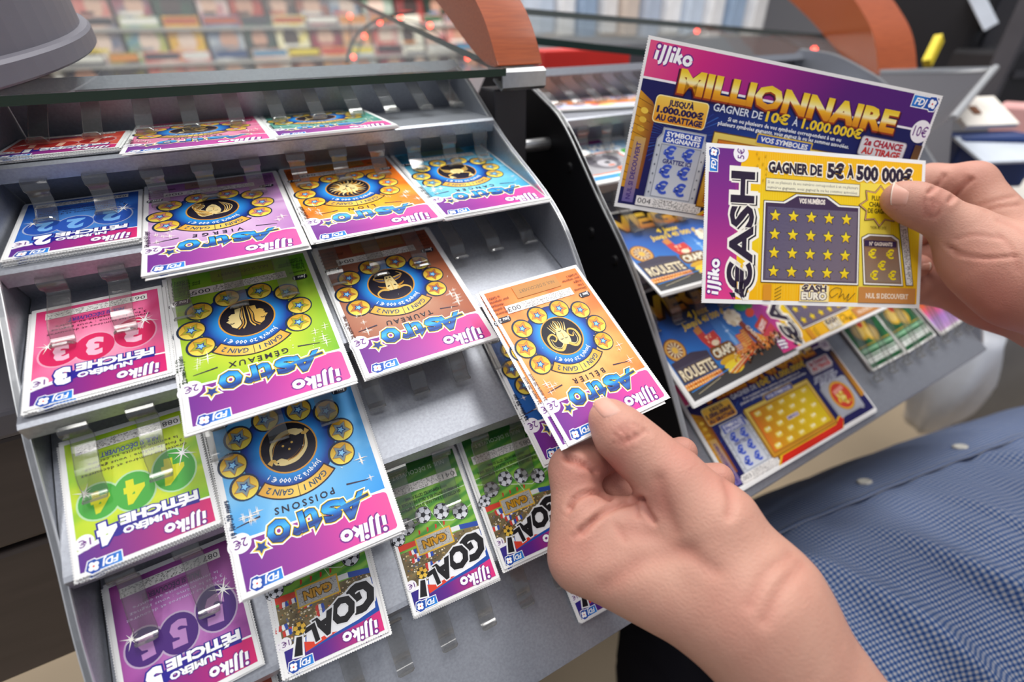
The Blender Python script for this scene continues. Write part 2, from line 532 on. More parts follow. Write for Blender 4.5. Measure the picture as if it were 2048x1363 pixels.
class Art:
    """ink on a card; u to the right, v downwards, millimetres, layers stacked a hair apart"""

    def __init__(s, w, h):
        s.w, s.h = w, h
        s.V, s.F, s.K = [], [], []
        s.lay = 0
        s.n = 0

    def face(s, pts, cols, faces):
        b = len(s.V)
        s.n += 1
        z = 0.0065 * s.lay + 0.0008 * (s.n % 8)          # no two neighbouring shapes share a plane
        s.V += [(x, -y, z) for x, y in pts]
        s.K += cols
        for f in faces:
            a = sum((pts[f[i]][0] * pts[f[(i + 1) % len(f)]][1] - pts[f[(i + 1) % len(f)]][0] * pts[f[i]][1]) for i in range(len(f)))
            s.F.append(tuple(b + i for i in (f if a < 0 else f[::-1])))

    def col(s, c, x, y):
        if callable(c): c = c(x, y)
        return (*lin(c), 1)

    def poly(s, pts, c):
        t = tessellate_polygon([[Vector((x, y, 0)) for x, y in pts]])
        s.face(list(pts), [s.col(c, x, y) for x, y in pts], [tuple(q) for q in t])
        return s

    def fan(s, pts, c):
        s.face(list(pts), [s.col(c, x, y) for x, y in pts], [tuple(range(len(pts)))])
        return s

    def rect(s, x0, y0, x1, y1, c, rot=0.0):
        return s.fan(s.rt([(x0, y0), (x1, y0), (x1, y1), (x0, y1)], ((x0 + x1) / 2, (y0 + y1) / 2), rot), c)

    def rt(s, pts, o, a):
        if not a: return pts
        c, n = math.cos(math.radians(a)), math.sin(math.radians(a))
        return [(o[0] + (x - o[0]) * c - (y - o[1]) * n, o[1] + (x - o[0]) * n + (y - o[1]) * c) for x, y in pts]

    def rr(s, x0, y0, x1, y1, r, c, rot=0.0, rs=None):
        rs = rs or (r, r, r, r)
        P = []
        for (cx, cy, a0, q) in ((x1 - rs[0], y0 + rs[0], -90, rs[0]), (x1 - rs[1], y1 - rs[1], 0, rs[1]), (x0 + rs[2], y1 - rs[2], 90, rs[2]), (x0 + rs[3], y0 + rs[3], 180, rs[3])):
            for k in range(5 if q else 1):
                a = math.radians(a0 + 22.5 * k)
                P.append((cx + q * math.cos(a), cy + q * math.sin(a)))
        return s.fan(s.rt(P, ((x0 + x1) / 2, (y0 + y1) / 2), rot), c)

    def grid(s, x0, y0, x1, y1, nx, ny, c):
        P = [(x0 + (x1 - x0) * i / nx, y0 + (y1 - y0) * j / ny) for j in range(ny + 1) for i in range(nx + 1)]
        F = [(j * (nx + 1) + i, j * (nx + 1) + i + 1, (j + 1) * (nx + 1) + i + 1, (j + 1) * (nx + 1) + i) for j in range(ny) for i in range(nx)]
        s.face(P, [s.col(c, x, y) for x, y in P], F)
        return s

    def ell(s, x, y, rx, ry, c, rot=0.0, n=28):
        return s.fan(s.rt([(x + rx * math.cos(2 * math.pi * k / n), y + ry * math.sin(2 * math.pi * k / n)) for k in range(n)], (x, y), rot), c)

    def circ(s, x, y, r, c, n=28):
        return s.ell(x, y, r, r, c, 0, n)

    def disc(s, x, y, radii, cols, n=36, ry=1.0):
        """rings of colour blended from the centre outwards"""
        P = [(x, y)]; K = [s.col(cols[0], x, y)]; F = []
        for r, c in zip(radii, cols[1:]):
            for k in range(n):
                a = 2 * math.pi * k / n
                P.append((x + r * math.cos(a), y + r * ry * math.sin(a))); K.append(s.col(c, *P[-1]))
        for k in range(n): F.append((0, 1 + k, 1 + (k + 1) % n))
        for j in range(len(radii) - 1):
            for k in range(n):
                F.append((1 + j * n + k, 1 + j * n + (k + 1) % n, 1 + (j + 1) * n + (k + 1) % n, 1 + (j + 1) * n + k))
        s.face(P, K, F)
        return s

    def arcband(s, x, y, r0, r1, a0, a1, c, n=16):
        P = []
        for k in range(n + 1):
            a = math.radians(a0 + (a1 - a0) * k / n)
            P += [(x + r0 * math.cos(a), y + r0 * math.sin(a)), (x + r1 * math.cos(a), y + r1 * math.sin(a))]
        s.face(P, [s.col(c, *p) for p in P], [(2 * k, 2 * k + 1, 2 * k + 3, 2 * k + 2) for k in range(n)])
        return s

    def star(s, x, y, r, c, inner=0.42, n=5, rot=0.0):
        P = [(x + (r if k % 2 == 0 else r * inner) * math.sin(math.pi * k / n + math.radians(rot)), y - (r if k % 2 == 0 else r * inner) * math.cos(math.pi * k / n + math.radians(rot))) for k in range(2 * n)]
        P2 = [(x, y)] + P
        s.face(P2, [s.col(c, *p) for p in P2], [(0, 1 + k, 1 + (k + 1) % (2 * n)) for k in range(2 * n)])
        return s

    def line(s, pts, w, c, w1=None, sm=0):
        if sm: pts = [tuple(p) for p in smooth_path(pts, sm)]
        n = len(pts); P = []
        for i in range(n):
            a = pts[max(i - 1, 0)]; b = pts[min(i + 1, n - 1)]
            d = math.hypot(b[0] - a[0], b[1] - a[1]) + 1e-9
            t = i / (n - 1)
            ww = w if w1 is None else w + (w1 - w) * t
            nx, ny = -(b[1] - a[1]) / d * ww / 2, (b[0] - a[0]) / d * ww / 2
            P += [(pts[i][0] + nx, pts[i][1] + ny), (pts[i][0] - nx, pts[i][1] - ny)]
        s.face(P, [s.col(c, *p) for p in P], [(2 * i, 2 * i + 1, 2 * i + 3, 2 * i + 2) for i in range(n - 1)])
        return s

    def frame(s, x0, y0, x1, y1, w, c):
        for a in ((x0, y0, x1, y0 + w), (x0, y1 - w, x1, y1), (x0, y0 + w, x0 + w, y1 - w), (x1 - w, y0 + w, x1, y1 - w)): s.rect(*a, c)
        return s

    def spark(s, x, y, r, c='ffffff', rot=0):
        s.fan(s.rt([(x, y - r), (x + r * .07, y), (x, y + r), (x - r * .07, y)], (x, y), rot), c)
        return s.fan(s.rt([(x - r, y), (x, y - r * .07), (x + r, y), (x, y + r * .07)], (x, y), rot), c)

    def text(s, t, x, y, size, c, al='c', rot=0.0, bold=0.0, shear=0.0, sx=1.0, sp=1.0, out=(), bend=None, fit=None, cuts=0, shift=(0, 0)):
        """cap height size, baseline at y; out = [(extra weight, colour)] drawn first, widest first"""
        V0, _ = glyphs(t, bold, shear, sp)
        if not V0: return s
        xa, xb = min(v[0] for v in V0), max(v[0] for v in V0)
        if fit: sx = fit / ((xb - xa) * size)
        ox = {'c': (xa + xb) / 2, 'l': xa, 'r': xb}[al]
        co, si = math.cos(math.radians(rot)), math.sin(math.radians(rot))

        def place(V):
            P = []
            for vx, vy in V:
                px, py = (vx - ox) * size * sx, -vy * size
                if bend:
                    R, kind = bend            # kind +1: centre below the text (arch), -1: centre above (smile)
                    a = px / R
                    rr = R - py * kind
                    px, py = rr * math.sin(a), (R - rr * math.cos(a)) * kind
                P.append((x + px * co - py * si, y + px * si + py * co))
            return P
        for w, oc in out:
            V, F = glyphs(t, bold + w, shear, sp)
            P = [(p[0] + shift[0], p[1] + shift[1]) for p in place(V)] if shift != (0, 0) else place(V)
            s.face(P, [s.col(oc, *p) for p in P], F)
            s.lay += 1
        V, F = V0, glyphs(t, bold, shear, sp)[1]
        if cuts:
            bm = bmesh.new()
            vs = [bm.verts.new((a, b, 0)) for a, b in V]
            for f in F:
                try: bm.faces.new([vs[i] for i in f])
                except ValueError: pass
            y0, y1 = min(v[1] for v in V), max(v[1] for v in V)
            for k in range(1, cuts):
                bmesh.ops.bisect_plane(bm, geom=bm.verts[:] + bm.edges[:] + bm.faces[:], plane_co=(0, y0 + (y1 - y0) * k / cuts, 0), plane_no=(0, 1, 0))
            bm.verts.index_update()
            V = [(v.co.x, v.co.y) for v in bm.verts]
            F = [tuple(v.index for v in f.verts) for f in bm.faces]
            bm.free()
            P = place(V)
            y0, y1 = 0.0, 1.0
            s.face(P, [(*lin(c(v[1])), 1) for v in V], F)
        else:
            P = place(V)
            s.face(P, [s.col(c, *p) for p in P], F)
        s.lay += 1
        return s

    def up(s, n=1):
        s.lay += n
        return s

    def mesh(s, name, k, teeth='lr', thick=0.25, stock=None):
        """card slab with torn perforation edges, printed side at z = 0 upwards"""
        w, h = s.w, s.h
        O = []

        def edge(a, b, t, inward):
            n = int(math.hypot(b[0] - a[0], b[1] - a[1]) / 1.15) if t else 1
            for i in range(n * (2 if t else 1)):
                f = i / (n * 2 if t else 1)
                d = (0.42 if i % 2 else 0) if t else 0
                O.append((a[0] + (b[0] - a[0]) * f + inward[0] * d, a[1] + (b[1] - a[1]) * f + inward[1] * d))
        edge((0, 0), (w, 0), 't' in teeth, (0, 1))
        edge((w, 0), (w, h), 'r' in teeth, (-1, 0))
        edge((w, h), (0, h), 'b' in teeth, (0, -1))
        edge((0, h), (0, 0), 'l' in teeth, (1, 0))
        V = list(s.V); F = list(s.F); K = list(s.K)
        nf = len(F)
        b = len(V)
        n = len(O)
        V += [(x, -y, -0.02) for x, y in O] + [(x, -y, -0.02 - thick) for x, y in O]
        K += [(0.88, 0.87, 0.86, 1)] * (2 * n)
        F += [tuple(b + i for i in range(n))[::-1], tuple(b + n + i for i in range(n))]
        F += [(b + i, b + (i + 1) % n, b + n + (i + 1) % n, b + n + i) for i in range(n)]
        V = [((x - w / 2) * k / 1000, (y + h / 2) * k / 1000, z * k / 1000) for x, y, z in V]
        m = raw(name, V, F)
        a = m.color_attributes.new('ink', 'FLOAT_COLOR', 'POINT')
        a.data.foreach_set('color', np.array(K, dtype=np.float32).ravel())
        m.materials.append(MT['ink']); m.materials.append(MT['card'])
        mi = np.zeros(len(F), dtype=np.int32); mi[nf:] = 1
        m.polygons.foreach_set('material_index', mi)
        return m


# ---------------- shared marks
def logo_illiko(a, x, y, length, rot=0.0, halo='7a2a86'):
    """the white script word mark; x, y = left end of its baseline"""
    k = length / 2.86
    c, n = math.cos(math.radians(rot)), math.sin(math.radians(rot))

    def q(u, v): return (x + (u * c - v * n) * k, y + (u * n + v * c) * k)
    S = []
    for u in (0.0, 1.10): S.append(([(u + .20, -.56), (u + .14, 0)], 0))
    for u in (.42, .80): S.append(([(u + .24, -.94), (u + .12, -.1), (u + .06, .10), (u - .06, .15)], 4))
    S.append(([(1.66, -.94), (1.52, 0)], 0))
    S.append(([(1.60, -.24), (1.96, -.54)], 0))
    S.append(([(1.70, -.34), (1.98, -.0)], 0))
    S.append(([(2.42 + .25 * math.cos(t * math.pi / 6), -.27 + .23 * math.sin(t * math.pi / 6)) for t in range(13)], 0))
    for w, col in ((.40, halo), (.22, 'ffffff')):
        for P, sm in S:
            if not sm:
                (x0, y0), (x1, y1) = P[0], P[1]
            a.line([q(*p) for p in P], w * k, col, sm=sm)
        for u in (0.0, 1.10): a.circ(*q(u + .25, -.80), (w * .58) * k, col, 14)
        a.up()


def logo_fdj(a, x, y, w, rot=0.0, flip=False):
    """blue plate with white letters and a white clover on a blue lozenge; x, y = centre"""
    h = w * 0.36
    c, n = math.cos(math.radians(rot)), math.sin(math.radians(rot))

    def q(u, v): return (x + u * c - v * n, y + u * n + v * c)
    def pl(P, col): a.fan([q(*p) for p in P], col)
    e = w * 0.03
    cx = w * 0.30
    hx = h * 0.62
    pl([(-w / 2 - e, -h / 2 - e), (cx, -h / 2 - e), (cx, h / 2 + e), (-w / 2 - e, h / 2 + e)], 'ffffff')
    L = lambda r: [(cx + r * 1.02, -r * 0.30), (cx + r * .62, r * 0.95), (cx - r * 0.2, r * 1.05), (cx - r * .95, r * 0.3), (cx - r * .7, -r * .95), (cx + r * .3, -r * 1.05)]
    pl(L(hx + e), 'ffffff')
    a.up()
    P = [q(-w / 2, -h / 2), q(cx, -h / 2), q(cx, h / 2), q(-w / 2, h / 2)]
    K = ['2f8fe0', '1a4fae', '173f9a', '2378d0']
    a.face(P, [(*lin(k), 1) for k in K], [(0, 1, 2, 3)])
    a.up()
    pl(L(hx), '1c47a2')
    a.up()
    for k in range(4):
        t = math.radians(45 + 90 * k + 10)
        px, py = cx + math.cos(t) * hx * .42, math.sin(t) * hx * .42
        a.circ(*q(px, py), hx * .34, 'ffffff', 12)
    a.up()
    a.circ(*q(cx, 0), hx * .16, 'd8342e', 8)
    t = q(-w * 0.17, h * 0.28)
    a.text('FDJ', t[0], t[1], h * 0.58, 'ffffff', 'c', rot, bold=0.03, shear=0.2, fit=w * 0.48)
    a.up()


def price(a, x, y, r, t, rot=0.0):
    a.circ(x, y, r, 'f6f2f6', 24).up()
    d = r * 0.42
    a.text(t, x - d * math.sin(math.radians(rot)), y + d * math.cos(math.radians(rot)), r * 0.85, '6d2c84', 'c', rot, bold=0.01, fit=r * (1.25 if len(t) < 3 else 1.45))


def noise_strip(a, x0, y0, x1, y1, num, seed, rot=0.0, numside='l'):
    rnd = random.Random(seed)
    cx, cy = (x0 + x1) / 2, (y0 + y1) / 2
    a.fan(a.rt([(x0, y0), (x1, y0), (x1, y1), (x0, y1)], (cx, cy), rot), 'eeeae6').up()
    hh = y1 - y0
    tw = hh * 1.9
    xs, xe = (x0 + tw, x1 - 0.4) if numside == 'l' else (x0 + 0.4, x1 - tw)
    n = int((xe - xs) * hh * 1.6)
    for _ in range(n):
        px, py = rnd.uniform(xs, xe - 0.8), rnd.uniform(y0 + .2, y1 - .5)
        a.fan(a.rt([(px, py), (px + rnd.uniform(.3, .9), py), (px + .5, py + rnd.uniform(.2, .4)), (px, py + .3)], (cx, cy), rot), rnd.choice(['8e8a88', 'a8a5a3', '77746f']))
    tx = x0 + tw * .5 if numside == 'l' else x1 - tw * .5
    p = a.rt([(tx, y1 - hh * .25)], (cx, cy), rot)[0]
    a.up()
    a.text(num, p[0], p[1], hh * 0.55, '3c3a3e', 'c', rot, fit=tw * .8)


# ---------------- zodiac roundels (unit circle, v down), gold on near-black
G1, G2, G3 = 'e6b95c', 'f6dd9a', 'c98f35'


def fig_face(u, hair=True, dx=0.0, k=1.0):
    return [(dx + x * k, y * k) for x, y in ((-.28, -.42), (-.06, -.55), (.18, -.46), (.30, -.2), (.27, .1), (.16, .36), (0, .52), (-.15, .38), (-.28, .1), (-.33, -.18))]


def zodiac(a, sign, x, y, r):
    T = lambda P: [(x + px * r, y + py * r) for px, py in P]
    def pg(P, c=G1): a.poly(T(P), c)
    def ln(P, w, c=G1, w1=None): a.line(T(P), w * r, c, None if w1 is None else w1 * r, sm=4)
    dk = '1d1a26'
    if sign in ('aries', 'virgo'):
        pg(fig_face(0), G2); a.up()
        for ey in (-.13, .11): ln([(ey - .07, -.16), (ey, -.20), (ey + .08, -.16)], .035, dk)
        ln([(-.01, -.12), (-.05, .1), (.02, .13)], .03, G3); ln([(-.09, .26), (0, .24), (.09, .27)], .035, dk)
        a.up()
    if sign == 'aries':
        for sx in (-1, 1):
            ln([(sx * .1, -.48), (sx * .42, -.72), (sx * .78, -.45), (sx * .78, .05), (sx * .48, .22), (sx * .34, -.02), (sx * .52, -.2), (sx * .6, -.05)], .15, G1, .05)
            ln([(sx * .14, -.4), (sx * .42, -.6), (sx * .66, -.4), (sx * .66, 0)], .04, G2, .02)
            for k in range(4): ln([(sx * (.05 + .08 * k), .42 - .07 * k), (sx * (.12 + .1 * k), .68 - .06 * k), (sx * (.04 + .15 * k), .88 - .07 * k)], .07, G2 if k % 2 else G1, .01)
        ln([(0, .45), (0, .7), (.03, .9)], .1, G2, .01)
    elif sign == 'virgo':
        for k in range(7):
            ln([(.02 + .03 * k, -.55 + .05 * k), (.45 + .04 * k, -.62 + .14 * k), (.62 + .03 * k, -.1 + .1 * k), (.3 + .06 * k, .45 + .04 * k), (.62 - .05 * k, .75)], .075, (G2, G1, G3)[k % 3], .015)
        for k in range(4): ln([(-.05, -.56), (-.4 - .06 * k, -.45), (-.5 - .1 * k, .1), (-.3 - .06 * k, .7 - .05 * k)], .06, (G1, G2)[k % 2], .02)
        ln([(-.05, -.5), (-.25, -.3), (-.12, -.32)], .08, G2, .02)
    elif sign == 'leo':
        for k in range(22):
            t = 2 * math.pi * k / 22
            c, s_ = math.cos(t), math.sin(t)
            ln([(c * .42, s_ * .44), (c * .7 - s_ * .1, s_ * .72 + c * .1), (c * .92 - s_ * .02, s_ * .93)], .14, (G2, G1, G3)[k % 3], .01)
        a.up(); pg([(-.42, -.42), (-.2, -.5), (.2, -.5), (.42, -.42), (.44, .05), (.25, .45), (0, .58), (-.25, .45), (-.44, .05)], G2); a.up()
        pg([(-.1, .12), (.1, .12), (.04, .24), (-.04, .24)], dk); ln([(0, .24), (0, .34), (-.14, .4)], .04, dk); ln([(0, .34), (.14, .4)], .04, dk)
        for sx in (-1, 1): ln([(sx * .3, -.18), (sx * .17, -.12), (sx * .1, -.02)], .07, dk, .03); ln([(sx * .12, -.4), (sx * .1, .05)], .05, G3, .02)
    elif sign == 'cancer':
        pg([(-.42, 0), (-.3, -.26), (0, -.34), (.3, -.26), (.42, 0), (.28, .26), (0, .34), (-.28, .26)], G2)
        for sx in (-1, 1):
            for k in range(4): ln([(sx * .36, -.08 + .1 * k), (sx * (.62 + .03 * k), .02 + .14 * k), (sx * .72, .18 + .17 * k)], .07, G1, .02)
            ln([(sx * .3, -.22), (sx * .62, -.42), (sx * .5, -.66)], .11, G1, .09)
            pg([(sx * .5, -.6), (sx * .34, -.86), (sx * .52, -.78), (sx * .6, -.9), (sx * .72, -.7), (sx * .6, -.55)], G2)
        a.up(); ln([(-.25, -.05), (0, -.14), (.25, -.05)], .04, G3); ln([(-.2, .1), (0, .04), (.2, .1)], .04, G3)
        for sx in (-1, 1): a.circ(x + sx * .12 * r, y - .3 * r, .06 * r, dk, 8)
    elif sign == 'gemini':
        for sx in (-1, 1):
            pg([(sx * px, py) for px, py in ((.12, -.5), (.4, -.56), (.62, -.38), (.66, -.2), (.80, -.02), (.68, .04), (.72, .12), (.66, .17), (.68, .26), (.55, .38), (.42, .36), (.4, .62), (.1, .66), (.14, .1))], G2 if sx > 0 else G1)
            a.up(); ln([(sx * .5, -.16), (sx * .6, -.2), (sx * .66, -.15)], .04, dk)
            for k in range(5): ln([(sx * (.5 - .09 * k), -.58), (sx * (.24 - .05 * k), -.3), (sx * (.26 - .06 * k), .15), (sx * (.12 - .02 * k), .7)], .06, (dk, G3, dk, G1, dk)[k], .03)
    elif sign == 'taurus':
        pg([(-.3, -.25), (-.16, -.42), (.16, -.42), (.3, -.25), (.24, .1), (.2, .4), (.14, .56), (-.14, .56), (-.2, .4), (-.24, .1)], G2)
        for sx in (-1, 1):
            ln([(sx * .2, -.36), (sx * .55, -.3), (sx * .78, -.5), (sx * .7, -.8)], .16, G1, .02)
            ln([(sx * .28, -.2), (sx * .5, -.1), (sx * .62, .02)], .14, G3, .02)
            for k in range(3): ln([(sx * .24, .2 + .1 * k), (sx * (.5 + .08 * k), .3 + .12 * k), (sx * (.72 - .12 * k), .55 + .1 * k)], .08, (G3, '6a6480', G1)[k], .02)
        a.up()
        for sx in (-1, 1): ln([(sx * .2, -.14), (sx * .1, -.08)], .07, dk); a.ell(x + sx * .08 * r, y + .44 * r, .04 * r, .06 * r, dk, 0, 8)
        ln([(-.1, .2), (0, .32), (.1, .2)], .03, G3); ln([(0, -.4), (0, .1)], .05, G1, .02)
    elif sign == 'pisces':
        for k in (1, -1):
            Q = lambda P: [(px * k, py * k) for px, py in P]
            ln(Q([(-.72, .32), (-.62, -.2), (-.22, -.56), (.22, -.6), (.42, -.52)]), .06, G2, .30)
            a.up(); ln(Q([(-.66, .2), (-.5, -.2), (-.2, -.46), (.16, -.54)]), .02, G3, .05); ln(Q([(-.4, -.2), (-.1, -.42), (.2, -.5)]), .02, '6d4d24', .03)
            pg(Q([(-.72, .3), (-.9, .42), (-.76, .58), (-.68, .44), (-.54, .56), (-.58, .36)]), G1)
            pg(Q([(.36, -.68), (.62, -.58), (.68, -.48), (.5, -.4), (.36, -.38)]), G2)
            a.circ(x + .52 * k * r, y - .54 * k * r, .035 * r, dk, 8)
        for px, py in ((.0, -.1), (-.15, .15), (.2, .1)): a.circ(x + px * r, y + py * r, .05 * r, G1, 8)
    else:
        ln([(-.55, .6), (.1, 0), (.6, -.6)], .07, G1, .05); pg([(.72, -.74), (.4, -.62), (.6, -.4)], G2)
        ln([(-.45, -.55), (.35, -.35), (.5, .5)], .09, G2, .03); ln([(-.6, -.1), (-.2, -.3), (.1, .25), (.0, .7)], .12, G1, .02)
        for k in range(4): ln([(-.3 + .12 * k, .1), (-.5 + .2 * k, .45), (-.2 + .2 * k, .75)], .07, (G1, G3)[k % 2], .02)


ASTRO = (('A', 10.6, 24.4, 9.8, 12.6), ('s', 22.6, 24.9, 12.2, 8.4), ('t', 31.6, 25.2, 10.6, 6.2), ('r', 38.4, 25.4, 12.6, 6.2), ('o', 44.8, 25.8, 13.0, 9.6))


def art_zodiac(sign, word, c0, c1, c2, num, seed, date='21 mars-20 avril', dark='5a4632', lean=1):
    a = Art(70, 100.5)
    rnd = random.Random(seed)
    X, Y = 38, 57.3
    ang = [rnd.random() for _ in range(41)]

    def bg(x, y):
        d = math.hypot(x - X, y - Y + 8) / 55
        t = (math.atan2(y - Y, x - X) / (2 * math.pi) + .5) * 40
        k = ang[int(t)] * (1 - t % 1) + ang[int(t) + 1] * (t % 1)
        return mixc(mixc(c0, c1, d * 1.25 - .12), c2, (k - .45) * 1.1 * min(1, d * 1.3))
    a.grid(2.4, 2.2, 67.6, 98.3, 30, 40, bg)
    a.up()
    # purple head band with its white line
    a.poly([(2.4, 2.2), (67.6, 2.2), (67.6, 24.2), (60, 23.6), (22, 21.9), (6, 21.6), (2.4, 21.6)], 'ffffff').up()
    band = lambda x, y: ramp([(0, 'f0559a'), (.28, 'd8449c'), (.55, 'a83c98'), (1, '6f2c8c')], (x - 2) / 66)
    P = [(2.4 + 65.2 * i / 14) for i in range(15)]
    bot = lambda x: 20.6 + max(0, (x - 6)) * .035 if x > 4 else 19.2
    pts = [(x, 2.2) for x in P] + [(x, bot(x)) for x in P]
    pts[0] = (3.6, 2.2); pts[15] = (3.6, 20.0)
    a.face(pts, [a.col(band, *p) for p in pts], [(i, i + 1, i + 16, i + 15) for i in range(14)])
    a.rr(2.4, 2.2, 6, 20.3, 0, band, rs=(0, 0, 2, 1.4)).up()
    logo_illiko(a, 6.0, 9.9, 22)
    logo_fdj(a, 59.4, 3.9, 12.5)
    price(a, 66, 22.3, 4.3, '2€')
    # the big word
    blue = lambda t: ramp([(0, '1f7fd4'), (.25, '4fc0f0'), (.42, '1f74c8'), (.6, '27357a'), (.8, '3f8ad4'), (1, '2c4488')], t)
    for txt, bx, by, sz, wd in ASTRO:
        a.text(txt, bx, by, sz, 'ffffff', 'l', -2, bold=0.095, fit=wd + 2.4, shear=.22 if txt == 'A' else 0)
    for p, q in ((((9.4, 22.1), (26.2, 20.2)), 4.6),): a.line([*p], 3.9, 'ffffff')
    a.star(58.6, 17.4, 4.9, 'ffffff', .5, 5, 10)
    a.up()
    a.line([(10.0, 22.0), (25.6, 20.3)], 2.7, 'f0cf3e')
    a.star(58.6, 17.4, 3.9, 'f0cf3e', .5, 5, 10)
    for txt, bx, by, sz, wd in ASTRO:
        a.lay -= 1
        a.text(txt, bx + .5, by, sz, 'f0cf3e', 'l', -2, bold=0.07, fit=wd + 1.4, shear=.22 if txt == 'A' else 0)
    a.up()
    for txt, bx, by, sz, wd in ASTRO:
        a.lay -= 1
        a.text(txt, bx + .9, by, sz, '1d2140', 'l', -2, bold=0.05, fit=wd + .6, shear=.22 if txt == 'A' else 0)
    a.up()
    for txt, bx, by, sz, wd in ASTRO:
        a.lay -= 1
        a.text(txt, bx + 1.2, by, sz, blue, 'l', -2, bold=0.03, fit=wd, cuts=7, shear=.22 if txt == 'A' else 0)
    a.line([(10.4, 22.0), (25.2, 20.35)], 1.5, lambda x, y: mixc('35304a', '2f86d0', (x - 10) / 15))
    a.star(58.6, 17.4, 2.8, lambda x, y: mixc('2b4fa0', '2b3a70', (x - 56) / 5), .5, 5, 10)
    a.up()
    # sign name on an arc, with two dashes
    a.text(word, 37.4, 30.6, 3.0, '2c2434', 'c', 1, bold=0.02, sp=1.75 if len(word) < 7 else 1.4, bend=(120, 1), fit=None if len(word) < 9 else 26)
    wl = 4.0 + len(word) * (2.05 if len(word) < 7 else 1.75)
    a.line([(37.4 - wl - 11, 28.6), (37.4 - wl - 1, 30.0)], .35, '3c3246', .8)
    a.line([(37.4 + wl + 1, 30.4), (37.4 + wl + 11, 29.2)], .8, '3c3246', .35)
    # blue halo, prize arc
    a.disc(X, Y, (13, 18.4, 21.0), ('4ab4f0', '2f9bea', '1a3f98', '152a6b'), 40)
    a.circ(16.2, 45.8, 5.0, '152a52').circ(59.7, 45.8, 5.0, '152a52')
    a.up()
    a.arcband(X, Y, 18.4, 24.8, -134, -43, '2a2238', 24).up()
    a.arcband(X, Y, 18.9, 24.2, -132, -89.0, lambda x, y: mixc('d9952f', 'f4cd63', (x - 16) / 20), 14)
    a.arcband(X, Y, 18.9, 24.2, -88.2, -45, lambda x, y: mixc('f4cd63', 'd9952f', (x - 40) / 20), 14)
    a.up()
    for t, an in (('GAIN 1', -110), ('GAIN 2', -67)):
        r = 20.2
        a.text(t, X + r * math.cos(math.radians(an)), Y + r * math.sin(math.radians(an)), 2.7, '2a4a68', 'c', an + 90, bold=.02, shear=.1, bend=(r, 1), fit=11)
    r = 15.0
    a.text("Jusqu'à 20 000 € !", X, Y - r, 2.2, 'ffffff', 'c', 0, bold=.012, bend=(r, 1), fit=24)
    # the ring of eight star coins
    for k, (cx, cy) in enumerate(((16.3, 45.6), (13.5, 57.2), (17.4, 69.2), (29.6, 74.4), (44.9, 74.4), (57.9, 69.3), (62.5, 57.3), (59.7, 45.6))):
        R = 6.3
        a.circ(cx, cy, R, '20304a', 24); a.up()
        a.circ(cx - .2, cy - .2, R * .87, lambda x, y: mixc('f6e05a', 'd9a22c', (y - cy + 5) / 10), 24); a.up()
        a.star(cx, cy, R * .82, 'b87a28', .52); a.up()
        a.star(cx, cy, R * .70, mixc(c1, 'f0a040', .45), .54); a.up()
        a.star(cx, cy, R * .42, '1d3f86', .5); a.up()
        a.star(cx, cy, R * .26, '8fd0f6', .5); a.up(-4)
    a.up(5)
    # roundel
    a.circ(X, Y, 12.9, 'e0a045', 36).up()
    a.circ(X, Y, 12.2, lambda x, y: mixc('2a2436', '14121c', (y - Y + 12) / 24), 36).up()
    zodiac(a, sign, X, Y, 11.8)
    a.up(2)
    # rules of play, number strip, void panel
    a.rect(19, 88.6, 50, 97.4, mixc(c1, 'a08a50', .6)).up()
    a.text('NUL SI DÉCOUVERT', 34.5, 94.2, 2.2, '6b5a44', 'c', fit=25)
    noise_strip(a, 14.5, 80.6, 60.5, 86.0, num, seed, 0.5, 'r')
    for px, t in ((8.4, 'Jeu 1'), (64.6, 'Jeu 2')):
        a.rr(px - 3.9, 76.3, px + 3.9, 80.0, 1.7, '2b2b38').up()
        a.text(t, px, 79.2, 2.2, 'ffffff', 'c', bold=.02, shear=.15)
    for px, al, L in ((4.2, 'l', ('Découvrez', '2 fois', 'le signe', 'pour remporter', 'le GAIN 1')), (68.0, 'r', ('Découvrez', '2 qualités', 'identiques', 'pour remporter', 'le GAIN 2'))):
        for k, t in enumerate(L): a.text(t, px, 83.4 + 2.75 * k, 1.65, dark, al, bold=.01, sx=.82)
    a.text(date, 67.2, 34, 1.9, dark, 'c', 88, bold=.01, shear=.1, fit=17)
    for k in range(9):
        a.spark(rnd.choice([rnd.uniform(5, 13), rnd.uniform(57, 66)]), rnd.uniform(28, 42), rnd.uniform(1.2, 3.6), 'fff6ea')
    for k in range(10): a.circ(rnd.uniform(4, 66), rnd.uniform(26, 80), rnd.uniform(.12, .3), 'fff3e2', 6)
    return a


